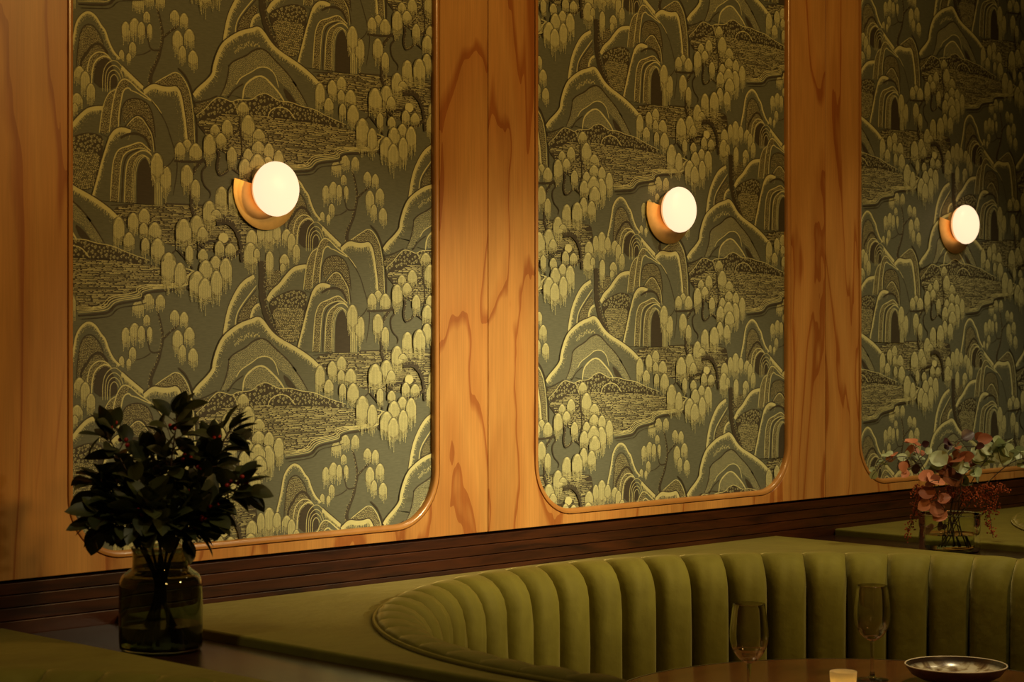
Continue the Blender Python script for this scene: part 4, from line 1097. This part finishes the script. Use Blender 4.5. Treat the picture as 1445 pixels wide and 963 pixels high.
fr = frame(VR[0], VR[1], DTOP)
def sprig(name, label, cat, group, ctrl, mat, leaves, seed, r0=.0016, smat=None, rnd_=.9, berries=None):
    """leaves: (u, v, z, size, dir_u, dir_v, dir_z) - each leaf is hung on the nearest point of the stem"""
    rng = random.Random(seed)
    cv = catmull([fr(*c) for c in ctrl], 8); org = cv[0]; n = len(cv)
    root = thing(name, org, label, cat, group)
    v0 = -.075 if 'front' in label else 0
    st = MB(); st.tube([p - org for p in cv], [r0 * (1 - .5 * i / n) for i in range(n)], 7)
    byc = {}
    for u, z, s, col in leaves:
        v = v0 + rng.uniform(-.03, .03) * (.4 if v0 else 1)
        c = fr(u, v, z)
        i = min(range(n // 3, n), key=lambda i: (cv[i] - c).length)
        p = cv[i]
        d = c - p
        if d.length < s * .4: d = Vector((rng.uniform(-1, 1), rng.uniform(-1, 1), rng.uniform(-.2, 1))).normalized() * s * .5
        b0 = c - d.normalized() * s * .5
        st.tube([p - org, p.lerp(b0, .5) + Vector((0, 0, .002)) - org, b0 - org], [.0009, .0008, .0007], 5, False)
        up = Vector((-CA * .8 + rng.uniform(-.4, .4), -SA * .8 + rng.uniform(-.4, .4), .55 + rng.uniform(-.3, .3)))
        mb = byc.setdefault(col, MB())
        leaf(mb, b0 - org, d, up, s * 1.1, s * rng.uniform(.88, 1.08), rng.uniform(.1, .3), rng.uniform(-.1, .2), roundness=rnd_)
        if s > .014:                                     # its partner across the stem, a little further back
            d2 = (d + Vector((rng.uniform(-1, 1), rng.uniform(-1, 1), rng.uniform(-.6, .8))) * d.length * 1.2).normalized()
            b2 = b0 + Vector((CA, SA, 0)) * rng.uniform(.008, .022)
            leaf(mb, b2 - org, d2, up, s * rng.uniform(.7, 1.0), s * rng.uniform(.6, .9), rng.uniform(.1, .3), rng.uniform(-.1, .2), roundness=rnd_)
    st.build('stem', smat or M['stem'], root)
    for col, mb in byc.items():
        o = mb.build('leaves', M[col], root)
        if len(byc) > 1: o['label'] = {'euc': 'pale green leaves', 'copper': 'copper brown leaves', 'peach': 'peach coloured leaves', 'plum': 'dark plum leaves', 'rose': 'dusty pink leaf'}[col]
    return root
GF = 'flower stems in the clear cylinder vase'
sprig('eucalyptus_sprig', 'pale green and peach sprig reaching furthest left', 'flower stem', GF,
      [(0.0217, 0.01, 0.0127), (-0.0036, 0.0, 0.0887), (-0.0543, -0.01, 0.1792), (-0.0995, -0.02, 0.2371), (-0.1538, -0.02, 0.2371), (-0.1955, -0.02, 0.2009)], None,
      [(-0.1973, 0.1955, 0.0217, 'euc'), (-0.1864, 0.2063, 0.0199, 'euc'), (-0.1774, 0.219, 0.0217, 'euc'), (-0.1647, 0.2226, 0.0181, 'euc'), (-0.1611, 0.2462, 0.0253, 'euc'), (-0.1412, 0.2443, 0.029, 'peach'), (-0.143, 0.2299, 0.0253, 'peach'), (-0.1231, 0.2407, 0.0253, 'euc'), (-0.1231, 0.219, 0.0271, 'peach'), (-0.1176, 0.1991, 0.0235, 'peach'), (-0.105, 0.2353, 0.0253, 'euc'), (-0.0905, 0.2317, 0.029, 'euc'), (-0.0742, 0.2389, 0.0326, 'euc'), (-0.0561, 0.257, 0.0181, 'euc')], 3)
sprig('copper_leaf_stem', 'rust leaf stem upright on the left of the flowers', 'flower stem', GF,
      [(-0.0181, -0.01, 0.0127), (-0.0127, 0.0, 0.0887), (-0.0398, -0.02, 0.1647), (-0.0724, -0.02, 0.219), (-0.0959, -0.02, 0.2733)], None,
      [(-0.0959, 0.2787, 0.0326, 'peach'), (-0.0995, 0.2552, 0.0326, 'copper'), (-0.0778, 0.2715, 0.0253, 'copper'), (-0.067, 0.2751, 0.0181, 'plum'), (-0.1086, 0.2118, 0.029, 'copper'), (-0.0869, 0.21, 0.0253, 'plum'), (-0.067, 0.2516, 0.0181, 'copper')], 5)
sprig('copper_leaf_stem', 'large copper leaf stem at the front of the flowers', 'flower stem', GF,
      [(0.0326, 0.0, 0.0127), (0.0072, -0.03, 0.0851), (-0.0271, -0.075, 0.114), (-0.0452, -0.08, 0.143), (-0.0434, -0.08, 0.1864)], None,
      [(-0.0489, 0.1882, 0.0507, 'peach'), (-0.0688, 0.1538, 0.0398, 'copper'), (-0.0778, 0.1231, 0.0326, 'peach'), (-0.0471, 0.114, 0.0471, 'copper'), (-0.038, 0.0995, 0.0398, 'peach'), (-0.0597, 0.1792, 0.0326, 'rose'), (-0.0326, 0.1412, 0.0326, 'copper')], 6)
sprig('copper_leaf_stem', 'dark copper leaf stem in the middle of the flowers', 'flower stem', GF,
      [(-0.0036, 0.02, 0.0127), (0.0036, 0.02, 0.0887), (0.009, 0.0, 0.1466), (0.009, 0.0, 0.2009), (0.0109, 0.0, 0.2371)], None,
      [(0.009, 0.19, 0.0543, 'copper'), (-0.0163, 0.219, 0.0507, 'copper'), (0.0145, 0.2353, 0.0434, 'copper'), (-0.0054, 0.1973, 0.0362, 'copper'), (0.029, 0.21, 0.0326, 'plum'), (0.0416, 0.2425, 0.0326, 'copper'), (0.0597, 0.2244, 0.029, 'copper')], 7)
sprig('plum_leaf_stem', 'dark plum leaf stem at the top of the flowers', 'flower stem', GF,
      [(0.0145, 0.03, 0.0127), (0.009, 0.03, 0.0887), (0.0217, 0.03, 0.1647), (0.0217, 0.02, 0.2371), (0.0181, 0.02, 0.2769)], None,
      [(-0.0072, 0.2805, 0.029, 'plum'), (0.0036, 0.2715, 0.029, 'plum'), (0.0217, 0.2661, 0.0217, 'copper'), (0.0507, 0.295, 0.0326, 'plum'), (0.0887, 0.286, 0.0362, 'copper'), (0.0271, 0.2552, 0.0253, 'copper'), (0.0724, 0.2697, 0.0217, 'plum')], 8)
sprig('eucalyptus_sprig', 'pale green sprig of large leaves in the middle', 'flower stem', GF,
      [(0.0398, 0.0, 0.0127), (0.0181, -0.02, 0.0887), (0.0181, -0.04, 0.1466), (0.0217, -0.05, 0.1919), (0.0471, -0.05, 0.219)], None,
      [(-0.0561, 0.2009, 0.0434, 'euc'), (-0.0308, 0.2371, 0.0471, 'euc'), (0.0452, 0.2154, 0.0543, 'euc'), (0.0652, 0.1973, 0.0471, 'euc'), (0.0434, 0.1719, 0.0398, 'euc'), (0.0271, 0.1792, 0.029, 'euc')], 9)
sprig('eucalyptus_sprig', 'pale green sprig rising to the upper right', 'flower stem', GF,
      [(-0.009, 0.02, 0.0127), (0.0181, 0.01, 0.0887), (0.0579, 0.0, 0.1792), (0.0905, 0.0, 0.2281), (0.1357, 0.0, 0.2733)], None,
      [(0.0742, 0.2462, 0.0398, 'euc'), (0.0977, 0.2624, 0.0434, 'euc'), (0.1014, 0.2281, 0.0434, 'euc'), (0.0814, 0.219, 0.0326, 'euc'), (0.1231, 0.2697, 0.0434, 'euc'), (0.1376, 0.2769, 0.0434, 'euc'), (0.1303, 0.248, 0.0398, 'euc'), (0.1466, 0.2588, 0.0362, 'euc'), (0.1122, 0.2425, 0.029, 'euc')], 10)
sprig('eucalyptus_sprig', 'pale green sprig reaching the right edge', 'flower stem', GF,
      [(-0.0217, 0.0, 0.0127), (0.0217, 0.0, 0.0887), (0.0905, 0.01, 0.1647), (0.1538, 0.02, 0.219), (0.2027, 0.02, 0.2371), (0.2498, 0.02, 0.2281)], None,
      [(0.1647, 0.2498, 0.029, 'euc'), (0.1738, 0.2624, 0.0253, 'euc'), (0.1792, 0.2335, 0.029, 'euc'), (0.1919, 0.248, 0.029, 'euc'), (0.1864, 0.219, 0.0253, 'euc'), (0.1575, 0.2371, 0.0217, 'euc'), (0.2081, 0.2281, 0.029, 'euc'), (0.2226, 0.248, 0.0253, 'euc'), (0.2353, 0.219, 0.0253, 'euc')], 11)
sprig('pink_leaf_stem', 'short stem with a dusty pink leaf hanging inside the vase', 'flower stem', GF,
      [(0.0362, -0.02, 0.0127), (0.0181, -0.03, 0.0652), (-0.009, -0.04, 0.0778), (-0.0326, -0.05, 0.0688)], None,
      [(-0.0525, 0.0543, 0.0398, 'rose'), (-0.0181, 0.0615, 0.0253, 'plum')], 12)

def berry_spray(label, ctrl, strands, seed):
    rng = random.Random(seed)
    cv = catmull([fr(*c) for c in ctrl], 8); org = cv[0]; n = len(cv)
    root = thing('berry_spray', org, label, 'berry spray', GF)
    st = MB(); st.tube([p - org for p in cv], [.0014 * (1 - .5 * i / n) for i in range(n)], 6)
    be = MB()
    for u0, z0, u1, z1, k in strands:
        p0 = fr(u0, rng.uniform(-.04, .0), z0); p1 = fr(u1, rng.uniform(-.05, .01), z1)
        i = min(range(n), key=lambda i: (cv[i] - p0).length)
        mid = p0.lerp(p1, .5) + Vector((0, 0, .01))
        c2 = catmull([cv[i], p0, mid, p1], 6)
        st.tube([p - org for p in c2], [.0008] * len(c2), 4, False)
        for _ in range(k):
            x = rng.uniform(.25, 1) * (len(c2) - 1); a = min(int(x), len(c2) - 2); p = c2[a].lerp(c2[a + 1], x - a)
            e = p + Vector((rng.gauss(0, .0062), rng.gauss(0, .0062), rng.gauss(0, .005)))
            be.ball(e - org, rng.uniform(.0016, .0026), 6, 4)
    st.build('stem', M['stem'], root)
    o = be.build('berries', M['pepper'], root); o['kind'] = 'stuff'
berry_spray('rust pepper berry spray drooping over the left of the vase', [(0.0181, 0.0, 0.0127), (-0.0036, -0.02, 0.0887), (-0.0398, -0.04, 0.143), (-0.0724, -0.04, 0.1557)],
    [(-0.0724, 0.1557, -0.1122, 0.0326, 90), (-0.0688, 0.1466, -0.1014, 0.0561, 80), (-0.0633, 0.1647, -0.0923, 0.1195, 80), (-0.0543, 0.1466, -0.0796, 0.0923, 60), (-0.0796, 0.1611, -0.0977, 0.1466, 40), (-0.0398, 0.1466, -0.0398, 0.1176, 50)], 21)
berry_spray('dark red pepper berry spray drooping over the right of the vase', [(-0.009, 0.0, 0.0127), (0.0217, -0.02, 0.0887), (0.0633, -0.03, 0.1466), (0.0941, -0.03, 0.1575)],
    [(0.0905, 0.1575, 0.1014, 0.038, 110), (0.0814, 0.1502, 0.0941, 0.0652, 80), (0.0995, 0.1575, 0.1376, 0.1575, 60), (0.105, 0.1575, 0.1158, 0.1014, 70), (0.0724, 0.1611, 0.0579, 0.1195, 60), (0.0814, 0.1647, 0.1122, 0.1376, 60)], 22)
berry_spray('dark red pepper berry spray in the middle above the vase rim', [(0.009, 0.01, 0.0127), (0.0054, -0.02, 0.0887), (0.009, -0.04, 0.1285), (0.0181, -0.04, 0.1466)],
    [(0.009, 0.1466, -0.0109, 0.1195, 60), (0.0217, 0.1466, 0.0398, 0.1176, 70), (0.0, 0.1611, -0.0072, 0.1394, 50), (0.0326, 0.1575, 0.0543, 0.1321, 60)], 23)

# ------------------------------------------------------------------ light
SC.view_settings.view_transform = 'Standard'; SC.view_settings.look = 'None'
SC.view_settings.gamma = 1; SC.view_settings.use_curve_mapping = False
SC.view_settings.exposure = 0.0
w = bpy.data.worlds.new('room'); SC.world = w; w.use_nodes = True
w.node_tree.nodes['Background'].inputs[0].default_value = (1, .62, .30, 1)
w.node_tree.nodes['Background'].inputs[1].default_value = .012
WARM = (1.0, .70, .36)
def spot(name, loc, target, power, size, ang, blend, col=WARM):
    l = bpy.data.lights.new(name, 'SPOT'); l.energy = power; l.shadow_soft_size = size; l.spot_size = math.radians(ang); l.spot_blend = blend; l.color = col
    o = bpy.data.objects.new(name, l); COL.objects.link(o); o.location = loc
    o.rotation_euler = (Vector(target) - Vector(loc)).to_track_quat('-Z', 'Y').to_euler()
    return o
GOLD = (1.0, .82, .47); AMBER = (1.0, .58, .17)
spot('track_spot', (4.70, -.10, 2.45), (3.42, 3.52, 1.20), 480, .06, 18.5, 1.0, GOLD)
spot('track_spot', (4.70, -.10, 2.45), (2.86, 3.52, 1.26), 235, .06, 18.5, 1.0, GOLD)
spot('track_spot', (4.70, -.10, 2.45), (4.00, 3.52, 1.20), 130, .06, 18.5, 1.0, GOLD)
spot('downlight', (4.15, 2.50, 2.90), (3.70, 2.95, .9), 70, .06, 76, 1.0, GOLD)
spot('downlight', (5.20, 2.45, 2.90), (5.10, 2.95, .9), 75, .06, 76, 1.0, GOLD)
spot('downlight', (1.60, 2.30, 2.90), (1.90, 2.80, .9), 34, .06, 52, 1.0, GOLD)
spot('fill_spot', (1.40, .60, 2.80), (1.95, 3.5, 1.85), 34, .15, 52, 1.0, AMBER)  # added amber fill that lifts the left wall, no real fitting
spot('fill_spot', (3.60, .60, 2.80), (3.45, 3.5, 2.25), 128, .15, 94, 1.0, AMBER)  # added wide amber fill, warms and brightens the upper wall around the pool

# ------------------------------------------------------------------ camera
cam = bpy.data.cameras.new('camera'); co = bpy.data.objects.new('camera', cam); COL.objects.link(co)
co.location = (0, 0, 1.53); co.rotation_euler = (PI / 2, 0, math.radians(45.2332 - 90))
cam.sensor_fit = 'HORIZONTAL'; cam.sensor_width = 36; cam.lens = 2997 / 1445 * 36
cam.shift_y = -41.5 / 1445
cam.clip_start = .05
cam.dof.use_dof = True; cam.dof.focus_distance = 4.95; cam.dof.aperture_fstop = 7.1
SC.camera = co
